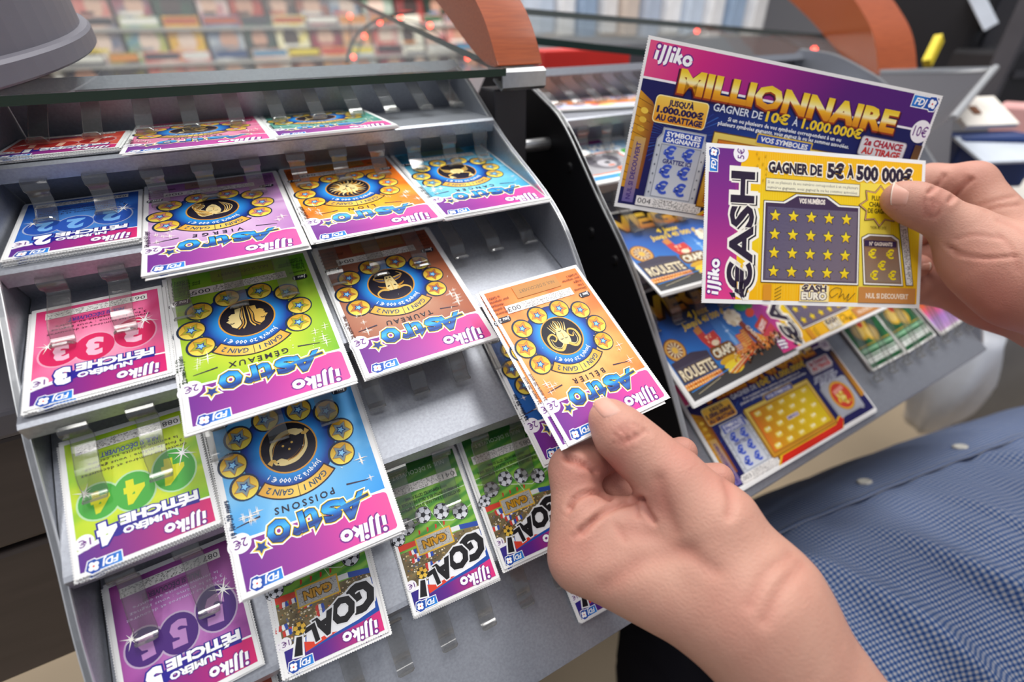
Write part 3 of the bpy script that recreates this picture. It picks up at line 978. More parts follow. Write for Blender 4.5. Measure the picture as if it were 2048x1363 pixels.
def art_lucky(n, c0, c1, c2, num, seed, bub, digit):
    """square card with three overlapping bubbles that each hold a digit"""
    a = Art(52.4, 60.4)
    rnd = random.Random(seed)
    ang = [rnd.random() for _ in range(31)]

    def bg(x, y):
        t = (math.atan2(y - 30, x - 26) / (2 * math.pi) + .5) * 30
        k = ang[int(t)] * (1 - t % 1) + ang[int(t) + 1] * (t % 1)
        d = math.hypot(x - 26, y - 30) / 38
        return mixc(mixc(c0, c1, d), c2, (k - .4) * d * 1.3)
    a.grid(2, 2, 50.4, 58.4, 22, 26, bg).up()
    a.poly([(2, 2), (50.4, 2), (50.4, 10.8), (44, 12.8), (30, 14.8), (14, 14.3), (2, 13.6)], 'ffffff').up()
    band = lambda x, y: ramp([(0, 'd8246e'), (.35, 'b0287c'), (1, '5b2a8a')], (x - 2) / 48)
    P = [2 + 48.4 * i / 10 for i in range(11)]
    B = [12.7, 13.2, 13.4, 13.5, 13.4, 13.2, 12.9, 12.4, 11.6, 10.7, 9.6]
    pts = [(x, 2) for x in P] + list(zip(P, B))
    a.face(pts, [a.col(band, *p) for p in pts], [(i, i + 1, i + 12, i + 11) for i in range(10)])
    a.up()
    # bubbles
    for (cx, cy, rx, ry) in ((12.8, 31, 8.2, 9.6), (28.4, 27.8, 7.6, 8.4), (41, 28.6, 7.4, 7.6)):
        a.ell(cx, cy, rx + .7, ry + .7, mixc(c2, 'ffffff', .6)); a.up()
    for (cx, cy, rx, ry) in ((12.8, 31, 8.2, 9.6), (28.4, 27.8, 7.6, 8.4), (41, 28.6, 7.4, 7.6)):
        a.ell(cx, cy, rx, ry, bub); a.up()
    for (cx, cy, sz, ro) in ((12.8, 36, 10.5, 6), (28.2, 32.4, 9.2, 2), (40.8, 32.6, 8.2, -4)):
        a.text(str(n), cx, cy, sz, digit, 'c', ro, bold=.06)
    a.up()
    # title
    a.line([(6, 14.0), (20, 15.2), (36, 14.4)], 3.2, '2b2290', sm=4)
    a.circ(36.3, 13.6, 2.4, '2b2290'); a.up()
    a.text('NUMÉRO', 24.6, 13.6, 2.6, 'ffffff', 'c', 1, bold=.05, fit=20, out=[(.07, '2b2290')])
    a.text('FÉTICHE', 20.6, 18.6, 3.7, 'ffffff', 'c', 2, bold=.055, fit=29, out=[(.075, '2b2290')])
    a.text(str(n), 40, 18.3, 8.0, 'ffffff', 'c', -3, bold=.07, out=[(.06, '2b2290')])
    logo_illiko(a, 4.6, 8.0, 16.5)
    logo_fdj(a, 42.2, 2.9, 12)
    price(a, 47.6, 13.4, 3.3, '1€')
    for k, t in enumerate(('Grattez les numéros et découvrez', '3 fois le même : vous gagnez', 'la somme inscrite au centre')):
        a.text(t, 26, 42.0 + 2.3 * k, 1.3, '3a1830' if n != 5 else 'd8c8ea', 'c', fit=40 - 3 * k)
    a.rect(15.5, 46.6, 39, 50.4, mixc(c1, '000000', .12)).up()
    a.text('NUL SI DÉCOUVERT', 27.3, 49.6, 2.1, '2d3a88' if n != 5 else '3b1c50', 'c', bold=.03, shear=.1, fit=22)
    noise_strip(a, 6.6, 51.8, 46.8, 56.0, num, seed, 0, 'l')
    for px, py, r in ((8.6, 37.4, 6.2), (45.4, 33.8, 4.6)):
        a.spark(px, py, r, 'fffaf4', 20); a.spark(px, py, r * .7, 'fffaf4', 60); a.circ(px, py, r * .16, 'ffffff', 12)
    return a


def football(a, x, y, r, gold=False):
    w, k = ('f2c94a', '2a2a20') if gold else ('e6e8ee', '26262c')
    a.circ(x, y, r, '1d1d22', 20); a.up()
    a.circ(x, y, r * .93, lambda u, v: mixc(w, '9a9da8' if not gold else 'c9902a', (v - y + r) / (2 * r) - .2), 20); a.up()
    a.fan([(x + r * .33 * math.sin(2 * math.pi * i / 5), y - r * .33 * math.cos(2 * math.pi * i / 5)) for i in range(5)], k)
    for i in range(5):
        t = 2 * math.pi * i / 5
        a.line([(x + r * .3 * math.sin(t), y - r * .3 * math.cos(t)), (x + r * .7 * math.sin(t), y - r * .7 * math.cos(t))], r * .06, k)
        P = []
        for d, q in ((.62, 0), (.74, -.28), (.92, -.24), (.92, .24), (.74, .28)): P.append((x + r * d * math.sin(t + q), y - r * d * math.cos(t + q)))
        a.fan(P, k)
    a.up()


def art_goal(num, seed):
    a = Art(47.4, 75.8)
    rnd = random.Random(seed)
    grass = lambda x, y: mixc(mixc('86bb46', '4f9638', ((y + x * .25) * .18) % 1 > .5), '1f5a2c', (y - 58) / 20)
    a.grid(1.8, 28, 45.6, 74.2, 12, 40, grass)
    a.grid(1.8, 1.8, 45.6, 30, 10, 10, lambda x, y: mixc('8a7a52', '5a4c34', rnd.random())).up()
    for _ in range(430):
        x, y, q = rnd.uniform(2, 44.6), rnd.uniform(12, 29.5), rnd.uniform(.35, .95)
        a.fan([(x, y), (x + q, y + q * .2), (x + q * .7, y + q), (x - q * .2, y + q * .7)], rnd.choice(['d8c08a', 'b99a5c', '7d6a44', '4b4032', 'e8dcc0', '8f6d40', 'c9703a', '5e6a8a', 'f0e6d0']))
    a.up()
    for _ in range(9):
        x, y = rnd.uniform(24, 43), rnd.uniform(15, 29)
        for i, c in enumerate(('2f4fae', 'f4f4f4', 'd23c34')): a.rect(x + i * 1.3, y, x + i * 1.3 + 1.3, y + 2.4, c, rnd.uniform(-14, 14))
    a.poly([(1.8, 28.8), (12, 30.4), (12, 33), (1.8, 31.4)], '2d4ea8').poly([(12, 30.4), (30, 31.4), (30, 33.6), (12, 33)], 'e8e8e8').poly([(30, 31.4), (45.6, 31.0), (45.6, 34.2), (30, 33.6)], 'd8402c')
    a.up()
    a.line([(1.8, 41), (14, 36.4), (45.6, 47)], .35, 'e8f2dc').line([(1.8, 52), (45.6, 50)], .3, 'd8ecc8').line([(20, 34), (26, 50)], .3, 'd8ecc8')
    a.up()
    # gold framed prize box with red pins
    a.rect(16.8, 25.6, 36.6, 34.6, 'e3b230', 0).up(); a.rect(17.5, 26.3, 35.9, 33.9, 'b3b1ac').up()
    for _ in range(160):
        x, y = rnd.uniform(17.6, 35.2), rnd.uniform(26.4, 33.4); a.rect(x, y, x + .5, y + .3, rnd.choice(['8c8a86', 'c9c7c2', '77746f']))
    a.up()
    a.text('GAIN', 26.7, 31.9, 3.5, 'c8901e', 'c', bold=.05, out=[(.06, '4a3610')], fit=13)
    for k in range(4): a.poly([(19 + k * 4.6, 36), (20 + k * 4.6, 35.4), (19.6 + k * 4.6, 38), (18.7 + k * 4.6, 37.6)], 'd23a2a')
    for x, y in ((8.9, 39.4), (18.7, 43.0), (28.6, 44.6), (38.6, 41.8), (44.2, 37.2)): football(a, x, y, 4.5 if x < 44 else 3.4)
    # swoosh, bands, word
    a.poly([(1.8, 1.8), (45.6, 1.8), (45.6, 11.6), (38, 13.2), (1.8, 13.2)], lambda x, y: 'ffffff').up()
    band = lambda x, y: ramp([(0, 'e0307e'), (.3, 'b5317e'), (.6, '64268a'), (1, '2c2482')], (x - 2) / 44)
    P = [1.8 + 43.8 * i / 10 for i in range(11)]
    pts = [(x, 1.8) for x in P] + [(x, 12.6 - i * .17) for i, x in enumerate(P)]
    a.face(pts, [a.col(band, *p) for p in pts], [(i, i + 1, i + 12, i + 11) for i in range(10)])
    a.up()
    a.poly([(1.8, 10.8), (10, 9.4), (22, 8.4), (37.0, 6.8), (36, 13), (30, 17.6), (20, 23), (8, 26.6), (1.8, 26.8)], '1f4fa8').up()
    a.poly([(3.4, 12.8), (12, 10.8), (24, 9.4), (36.6, 7.2), (35.2, 14.4), (28, 19.2), (18, 24), (6, 27.4), (2.2, 27.2), (2.2, 20)], 'f2f2f4').up()
    a.poly([(22, 9.8), (37, 7), (36.8, 11.4), (33, 9.9), (26, 10.6)], 'e2412c').up()
    for t, x, y, sz, ro in (('G', 9.4, 25.6, 11.4, -14), ('O', 18.8, 22.4, 9.6, -12), ('A', 27.0, 18.9, 8.2, -12), ('L', 33.4, 16.4, 6.8, -12)):
        a.text(t, x, y, sz, '17151a', 'c', ro, bold=.06, shear=.1, out=[(.05, 'e8e8ea')])
    a.poly([(37.6, 5.6), (43.0, 6.6), (40.2, 15.4), (36.4, 14.6)], 'f2f2f2').up(); a.poly([(38.4, 6.4), (42.0, 7.1), (39.6, 14.5), (37.2, 14.0)], '17151a').up()
    football(a, 37.6, 17.6, 3.0, True)
    logo_illiko(a, 4.0, 7.6, 17.2)
    logo_fdj(a, 39.8, 3.4, 10.6)
    price(a, 44.4, 13.8, 2.6, '1€')
    for k, t in enumerate(('GRATTEZ LES 5 BALLONS, SI VOUS RETROUVEZ', '2 SOMMES IDENTIQUES À CELLE DE LA CASE GAIN,', 'VOUS REMPORTEZ CETTE SOMME !')):
        a.text(t, 24, 50.8 + 2.6 * k, 1.5, '23401e', 'c', bold=.02, fit=38 if k < 2 else 25)
    noise_strip(a, 4.2, 58.2, 43.4, 63.0, num, seed, 0, 'l')
    a.text('NUL SI DÉCOUVERT', 24, 69.6, 2.3, 'c8dcc0', 'c', sp=1.1, fit=30)
    return a


def euro(a, x, y, s, c, rot=0, out=()):
    a.text('€', x, y + s / 2, s, c, 'c', rot, bold=.03, out=out, sx=1.15)


def art_million(num='004'):
    a = Art(157, 76.5)
    rnd = random.Random(5)

    def bg(x, y):
        d = math.hypot((x - 70) / 60, (y - 40) / 30)
        return mixc('234a9e', '1d1b58', d)
    a.grid(1.6, 16, 155.4, 74.6, 26, 12, bg)
    a.up()
    for k in range(46):
        t = math.radians(-90 + (k - 23) * 7.4); c = mixc('3c6cc0', '26307e', rnd.random())
        a.fan([(27 + 8 * math.cos(t), 40 + 5 * math.sin(t)), (27 + 26 * math.cos(t), 40 + 15 * math.sin(t)), (27 + 26 * math.cos(t + .03), 40 + 15 * math.sin(t + .03))], c)
    a.up()
    # head band
    a.rect(1.6, 1.5, 155.4, 17.6, 'f6f1f4').up()
    band = lambda x, y: ramp([(0, 'ea5a86'), (.2, 'd02a80'), (.42, 'a02484'), (.7, '5b1f74'), (1, '4e2074')], (x + y * .4) / 155)
    a.grid(1.6, 1.5, 155.4, 16.6, 24, 2, band).up()
    logo_illiko(a, 4.6, 9.0, 19.6)
    logo_fdj(a, 148.4, 4.5, 14)
    price(a, 151.6, 17.6, 5.4, '10€')
    # vault column
    a.poly([(1.6, 22.6), (8.6, 26.6), (11.4, 30), (10.8, 66.5), (1.6, 66.5)], lambda x, y: mixc('d99a24', '7a3a1e', (x - 3) / 9)).up()
    for k in range(11): a.line([(1.6, 26 + 3.7 * k), (9.6, 28.6 + 3.6 * k)], .25, '6a4214')
    for k in range(4): a.ell(5.6, 31 + 4 * k, 1.9, 1.3, mixc('f0c84a', 'b98020', k / 4), 12)
    a.up()
    a.rect(3.4, 42.8, 9.2, 73.4, lambda x, y: mixc('c9a05a', '6a5fa0', (y - 52) / 18)).up()
    a.text('NUL SI DECOUVERT', 7.3, 58.6, 2.2, '43307a', 'c', -90, bold=.03, fit=27)
    # gold plate
    a.rr(10.0, 23.0, 37.2, 35.2, 2, 'fff0b0').up(); a.rr(10.4, 23.4, 36.8, 34.8, 1.8, lambda x, y: mixc('f6cf58', 'e8951c', (y - 23) / 10)).up()
    a.text("JUSQU'À", 23.2, 27.0, 2.4, '2a1c4a', 'c', bold=.05, fit=13)
    a.text('1.000.000€', 23.4, 30.5, 2.6, '2a1c4a', 'c', bold=.06, fit=24)
    a.text('AU GRATTAGE', 23.6, 33.9, 2.4, '2a1c4a', 'c', bold=.06, fit=24)
    # headline in gold
    gold = lambda t: ramp([(0, 'd98a1a'), (.30, 'f0a820'), (.46, 'f8c83a'), (.5, 'fdf0b8'), (.75, 'fbdf5a'), (1, 'f0c62a')], t)
    a.lay += 1
    a.text('MILLIONNAIRE', 78, 21.4, 9.3, '3a1238', 'c', bold=.09, fit=120, shear=0)
    a.text('MILLIONNAIRE', 78, 21.0, 9.3, '9a3a14', 'c', bold=.065, fit=118.6)
    a.text('MILLIONNAIRE', 78, 20.4, 9.2, gold, 'c', bold=.05, fit=117.5, cuts=8)
    a.text('GAGNER DE', 39.2, 25.6, 3.2, 'dfe4ee', 'l', bold=.015, fit=26)
    a.text('10€', 67, 25.9, 4.2, 'f6cf30', 'l', bold=.03, fit=12.5)
    a.text('À', 81.6, 25.7, 3.2, 'dfe4ee', 'l', bold=.015, fit=3)
    a.text('1.000.000€', 86.8, 26.0, 4.2, 'f6cf30', 'l', bold=.03, fit=33.5)
    a.text('Si un ou plusieurs de vos symboles correspondent à un ou', 79, 29.0, 1.75, 'ffffff', 'c', bold=.02, fit=62)
    a.text('plusieurs symboles gagnants, vous gagnez la ou les sommes associées.', 79.5, 31.4, 1.75, 'ffffff', 'c', bold=.02, fit=72)
    # silver safe with six signs
    a.poly([(14.4, 71), (14.6, 42), (16.6, 39.4), (16.8, 36.6), (39.2, 36.6), (39.4, 39.4), (41.4, 42), (41.6, 71)], '9fa3ae').up()
    a.poly([(15, 70.4), (15.2, 42.4), (17.4, 39.8), (17.4, 37.2), (38.6, 37.2), (38.8, 39.8), (40.8, 42.4), (41, 70.4)], 'c4c8d0').up()
    a.rect(17.4, 44, 38.6, 69.0, '8a8f9c').up(); a.rect(17.8, 44.4, 38.2, 68.6, lambda x, y: mixc('b4b9c6', 'd4d8e0', (y - 44) / 24)).up()
    a.rect(17.8, 37.6, 38.4, 43.4, '2c4cb0').up()
    a.text('SYMBOLES', 28, 40.3, 2.0, 'ffffff', 'c', bold=.03, fit=18)
    a.text('GAGNANTS', 28, 42.9, 2.0, 'ffffff', 'c', bold=.03, fit=18)
    for x, y in ((22.6, 47.6), (32.2, 47.6), (22.4, 56.4), (32.0, 56.2), (22.4, 64.2), (32, 64.2)): euro(a, x, y, 5.4, '3c55c0', 0, [(.02, '8fa4ea')])
    a.text('GRATTEZ ICI', 27.4, 52.6, 1.9, '32327e', 'c', bold=.03, fit=15)
    for k in range(6):
        for xx in (16.2, 39.8): a.circ(xx, 45 + 4.4 * k, .45, '70747f', 8)
    noise_strip(a, 10.6, 69.6, 45.6, 74.2, num, 3, 0, 'l')
    # red foot
    a.poly([(44, 74.6), (49, 70.4), (110, 70.4), (116, 67.4), (123, 67.4), (116, 74.6)], 'e8b420').up()
    a.poly([(46.4, 74.6), (50.6, 71.4), (110, 71.4), (117, 68.4), (122, 68.6), (115, 74.6)], 'd92818').up()
    # gold field
    a.rect(42.4, 34.4, 112.6, 70.6, '6e4a12').up(); a.rect(42.9, 34.9, 112.1, 70.1, lambda x, y: mixc('f0d468', 'c98a20', (y - 35) / 35)).up()
    a.rect(45.4, 37.6, 109.6, 68.0, 'a8641c').up()
    a.grid(46, 38.2, 109, 67.4, 10, 5, lambda x, y: mixc(mixc('e07a2a', 'd89220', (x - 46) / 14), mixc('dca81c', 'e2c218', (x - 60) / 40), (x - 46) / 30)).up()
    for j in range(5):
        for i in range(5 if j % 2 == 0 else 4):
            x, y = 52 + i * 12.6 + (6.3 if j % 2 else 0), 41.2 + j * 5.9
            a.poly([(x - 3.2, y - 1.2), (x - 2, y - 2), (x + 2, y - 2), (x + 3.2, y - 1.2), (x + 3.2, y + 1), (x + 2, y + 1.8), (x - 2, y + 1.8), (x - 3.2, y + 1)], 'f0cf4a')
    a.up()
    for j in range(5):
        for i in range(5 if j % 2 == 0 else 4):
            x, y = 52 + i * 12.6 + (6.3 if j % 2 else 0), 41.2 + j * 5.9
            a.poly([(x - 2.2, y - 1.1), (x + 1.6, y - 1.1), (x + 2.6, y), (x - 1.4, y + .9)], 'fbeeb0'); a.circ(x + 1.8, y - .6, .6, 'ffffff', 8)
    a.rect(73, 51.4, 85, 54, 'd9cfe0').up(); a.text('GRATTEZ ICI', 79, 53.5, 1.5, '4a3aa0', 'c', bold=.03, fit=11)
    a.rr(65, 30.8 + 1, 95.6, 36.8, .6, 'e8c23c').up(); a.rr(65.6, 32.4, 95, 36.2, .4, '2c4cb0').up()
    a.text('VOS SYMBOLES', 80.3, 35.4, 2.2, 'ffffff', 'c', bold=.03, fit=26)
    # second chance badge, coin panel
    a.rr(120.6, 24.0, 146.8, 33.4, 1.6, '9a8f98').up(); a.rr(121, 24.4, 146.4, 33, 1.4, 'e2dcde').up()
    a.text('2e CHANCE', 133.7, 28.2, 2.9, 'b02038', 'c', bold=.05, fit=22)
    a.text('AU TIRAGE', 133.7, 32.2, 2.9, 'd0302c', 'c', bold=.05, fit=22)
    for k, w in enumerate((24, 28, 20)): a.text(('Grattez le code et jouez', 'sur le site pour tenter de', 'gagner en plus'[:14])[k], 131, 37.4 + 2.5 * k, 1.6, 'dfe2f0', 'c', bold=.02, fit=w)
    a.poly([(119, 70), (118, 45), (121, 43.4), (146, 43.4), (148.6, 45), (147.4, 70), (143, 68.4), (124, 68.4)], 'b0b3bc').up()
    a.circ(133.2, 56, 11.4, 'b5731c').up(); a.circ(133.2, 56, 10.8, 'e8b43a').up(); a.circ(133.2, 56, 9.6, 'd8442e').up()
    for k in range(24):
        t, rr_ = rnd.uniform(0, 6.28), rnd.uniform(0, 6.5); a.ell(134 + rr_ * math.cos(t), 57.6 + rr_ * .8 * math.sin(t), 1.7, 1.2, rnd.choice(['e8c23c', 'f2dc7a', 'd99a24']), rnd.uniform(0, 90), 10)
    a.up(); a.rect(127, 50, 139, 53, 'ee9a8a', -8)
    a.rect(151.2, 24, 155.4, 62, lambda x, y: mixc('5a3a2a', 'c98a2a', (y - 24) / 38)).up()
    return a


def art_cash():
    a = Art(127, 78.5)
    yel = lambda x, y: mixc('f7b80c', 'f2d81c', 1 - abs(y - 38) / 34)
    a.grid(2.2, 2.0, 124.8, 76.4, 20, 16, yel).up()
    for k in range(74): a.line([(30 + k * 1.28, 2.2), (30.5 + k * 1.28 + .6 * math.sin(k), 76)], .10, 'f6e060')
    a.up()
    a.poly([(87.6, 14), (106, 14), (108, 76), (88, 76)], lambda x, y: 'f4dd52').up()
    pur = lambda x, y: ramp([(0, '6e2c86'), (.4, '8f2f8a'), (1, 'e2408a')], (y - 2) / 74)
    a.grid(2.0, 2.0, 16.6, 76.4, 3, 10, pur)
    a.poly([(16.6, 2), (22, 2), (19.5, 8), (18.4, 14), (18.4, 76.4), (16.6, 76.4)], pur).up()
    # big upright word: dark letters, white rim, black drop
    for off, c, sh, w in ((.17, 'fbf6ea', 0, 66.0), (.17, 'fbf6ea', 1.1, 66.0)):
        a.text('€ASH', 27.2 + sh, 43.2 + sh * .6, 12.2, c, 'c', -90, bold=off * .62, fit=w)
    a.text('€ASH', 27.8, 43.7, 12.2, '14101a', 'c', -90, bold=.055, fit=62.4)
    a.text('€ASH', 27.0, 43.2, 12.2, 'fbf6ea', 'c', -90, bold=.055, fit=62.4)
    a.text('€ASH', 26.6, 43.2, 12.0, '2e2238', 'c', -90, bold=.03, fit=61)
    for k in range(2): a.poly([(14.8 + k * 5, 73.0), (18.0 + k * 5, 73.0), (18.4 + k * 5, 75.6), (16.8 + k * 5, 75), (17.6 + k * 5, 77)], '2e2238')
    logo_illiko(a, 9.0, 74.4, 18.5, -90)
    logo_fdj(a, 4.4, 7.9, 11.5, -90)
    price(a, 19.0, 4.2, 4.1, '5€', -90)
    a.up()
    a.text('GAGNER DE', 34.2, 12.0, 4.9, '2e2236', 'l', 0, bold=.05, fit=30.5, out=[(.08, 'fdf6e4')])
    a.text('5€', 67.6, 12.5, 6.6, '2e2236', 'l', 0, bold=.055, fit=10, out=[(.07, 'fdf6e4')])
    a.text('À', 79.2, 12.0, 4.9, '2e2236', 'l', 0, bold=.05, fit=4.2, out=[(.08, 'fdf6e4')])
    a.text('500 000€', 84.8, 12.5, 6.6, '2e2236', 'l', 0, bold=.055, fit=34, out=[(.07, 'fdf6e4')])
    a.rect(33, 15, 87.2, 21.4, '7c6a3a').up(); a.rect(33.3, 15.3, 86.9, 21.1, 'f5efcf').up()
    a.text('Si un ou plusieurs de vos numéros correspondent à un ou plusieurs', 60.1, 17.7, 1.5, '3a3040', 'c', fit=52)
    a.text('numéros gagnants, vous gagnez la ou les sommes associées.', 60.1, 20.3, 1.5, '3a3040', 'c', fit=52)
    def panel(P, c0, c1, wgt=.9):
        cx, cy = sum(p[0] for p in P) / len(P), sum(p[1] for p in P) / len(P)
        def grow(d): return [(x + (d if x > cx else -d), y + (d if y > cy else -d)) for x, y in P]
        a.poly(grow(wgt + .35), '4a3a2a').up(); a.poly(grow(wgt), 'f6f2ea').up(); a.poly(grow(.12), '2a2030').up()
        a.poly(P, lambda x, y: mixc(c0, c1, (y - 24) / 40)).up()
    panel([(33.4, 27.4), (44.2, 27.4), (51.4, 23.2), (67.6, 23.2), (74.8, 27.4), (86.6, 27.4), (87.4, 66.2), (33.2, 66.2)], '42304e', '5e5264')
    a.grid(34.4, 29.2, 86.2, 65.6, 12, 9, lambda x, y: mixc('4c4468', '7a6a70', (x - 34) / 90 + (y - 30) / 90)).up()
    for k in range(56): a.line([(34.6, 29.6 + k * .64), (60, 29.4 + k * .64 + .5), (86, 29.6 + k * .64)], .12, '8f8796')
    a.up()
    a.text('VOS NUMÉROS', 59.6, 26.6, 2.3, 'f3e9dd', 'c', bold=.05, fit=15)
    for j in range(4):
        for i in range(5):
            x, y = 38.9 + i * 10.25, 33.6 + j * 9.35
            a.star(x, y, 3.9, '30263a', .44); a.up(); a.star(x, y, 3.2, lambda u, v: mixc('f8e434', 'e6b410', (v - y + 2) / 5), .42); a.up(-1)
    a.up(2)
    # burst badge
    P = lambda r: [(99.6 + (r if k % 2 == 0 else r * .70) * math.sin(math.pi * k / 8) * 1.0, 25.6 - (r if k % 2 == 0 else r * .70) * math.cos(math.pi * k / 8) * .86) for k in range(16)]
    a.poly(P(13), '4a3028').up(); a.poly(P(12.4), 'f0b890').up(); a.poly(P(11.8), '4a3028').up(); a.poly(P(11.4), 'f0d322').up()
    for k, t in enumerate(('PLUS DE', 'CHANCES', 'DE GAGNER')): a.text(t, 99.4, 22.8 + 3.3 * k, 2.3, '3a2a20', 'c', bold=.03, fit=(10, 13, 14)[k])
    a.text('*VOIR AU DOS', 99, 37.6, 1.5, '5a4a20', 'c', fit=9.5)
    panel([(90.4, 43.4), (94.2, 41.4), (107.0, 41.4), (110.8, 43.6), (114.6, 65.8), (92.6, 65.8)], '6a4a3a', '8a7058')
    a.rect(91, 43.6, 110.4, 46.8, '35244a').up()
    a.poly([(91.2, 47.4), (110.8, 47.4), (113.8, 65.2), (93.0, 65.2)], lambda x, y: mixc('8c6448', '8e7a68', (y - 47) / 18)).up()
    for k in range(24): a.line([(91.4 + k * .85, 47.6), (93.6 + k * .85, 65)], .12, 'b09480')
    a.text('N° GAGNANTS', 101, 46.2, 1.8, 'e8d8c8', 'c', bold=.04, fit=14)
    a.up()
    for x, y in ((96, 50.6), (106.8, 50.5), (102, 56.6), (97.6, 61.8), (108.6, 61.6)): euro(a, x, y, 4.4, 'f2d81c')
    a.poly([(111.4, 34), (116.6, 34), (122, 66.6), (117.4, 66.6)], '5a5040').up(); a.poly([(111.8, 34.3), (116.3, 34.3), (121.5, 66.3), (117.7, 66.3)], 'e4e2de').up()
    rnd = random.Random(8)
    for _ in range(190):
        t = rnd.random(); x, y = 112.4 + 5.6 * t + rnd.uniform(0, 3.2), 35 + 30.6 * t; a.rect(x, y, x + .5, y + .45, rnd.choice(['8d8b88', 'a9a7a4', '6f6d69']))
    # foot
    a.rect(33.4, 68.2, 38.0, 76.4, 'dd9428').rect(54, 68.2, 71, 76.4, 'fae49a').rect(88.6, 68.0, 123.4, 76.2, 'c98848')
    a.up()
    for k in range(4): a.line([(39.8, 71 + 1.8 * k), (43.6, 69 + 1.8 * k)], .3, '6a4a14')
    a.text('€ASH', 62.4, 71.2, 3.1, '4a3a48', 'c', bold=.05, fit=14.4, out=[(.05, 'fff6dc')])
    a.text('EURO', 62.4, 75.3, 3.4, 'f4ecd8', 'c', bold=.05, fit=14.6, out=[(.07, '5a4654')])
    a.line([(76.4, 71.8), (72.6, 74), (71.6, 71.2), (75, 69), (78.6, 70), (77, 74), (79.6, 72), (80.4, 74.8), (83, 71.8), (82, 75.6), (86.6, 71.4)], .3, '4a3a2a', sm=5)
    a.text('NUL SI DECOUVERT', 106, 73.8, 2.5, 'f0dcc4', 'c', bold=.04, fit=26)
    for x, y in ((27.6, 3.4), (28.8, 5.6), (32.4, 4.4), (31, 8.4), (28, 9.4), (33, 10.4), (33, 13.2), (31.4, 16.4)): a.circ(x, y, .5, 'a8801c', 8); a.up(); a.circ(x, y, .34, 'f2c414', 8); a.up(-1)
    return a


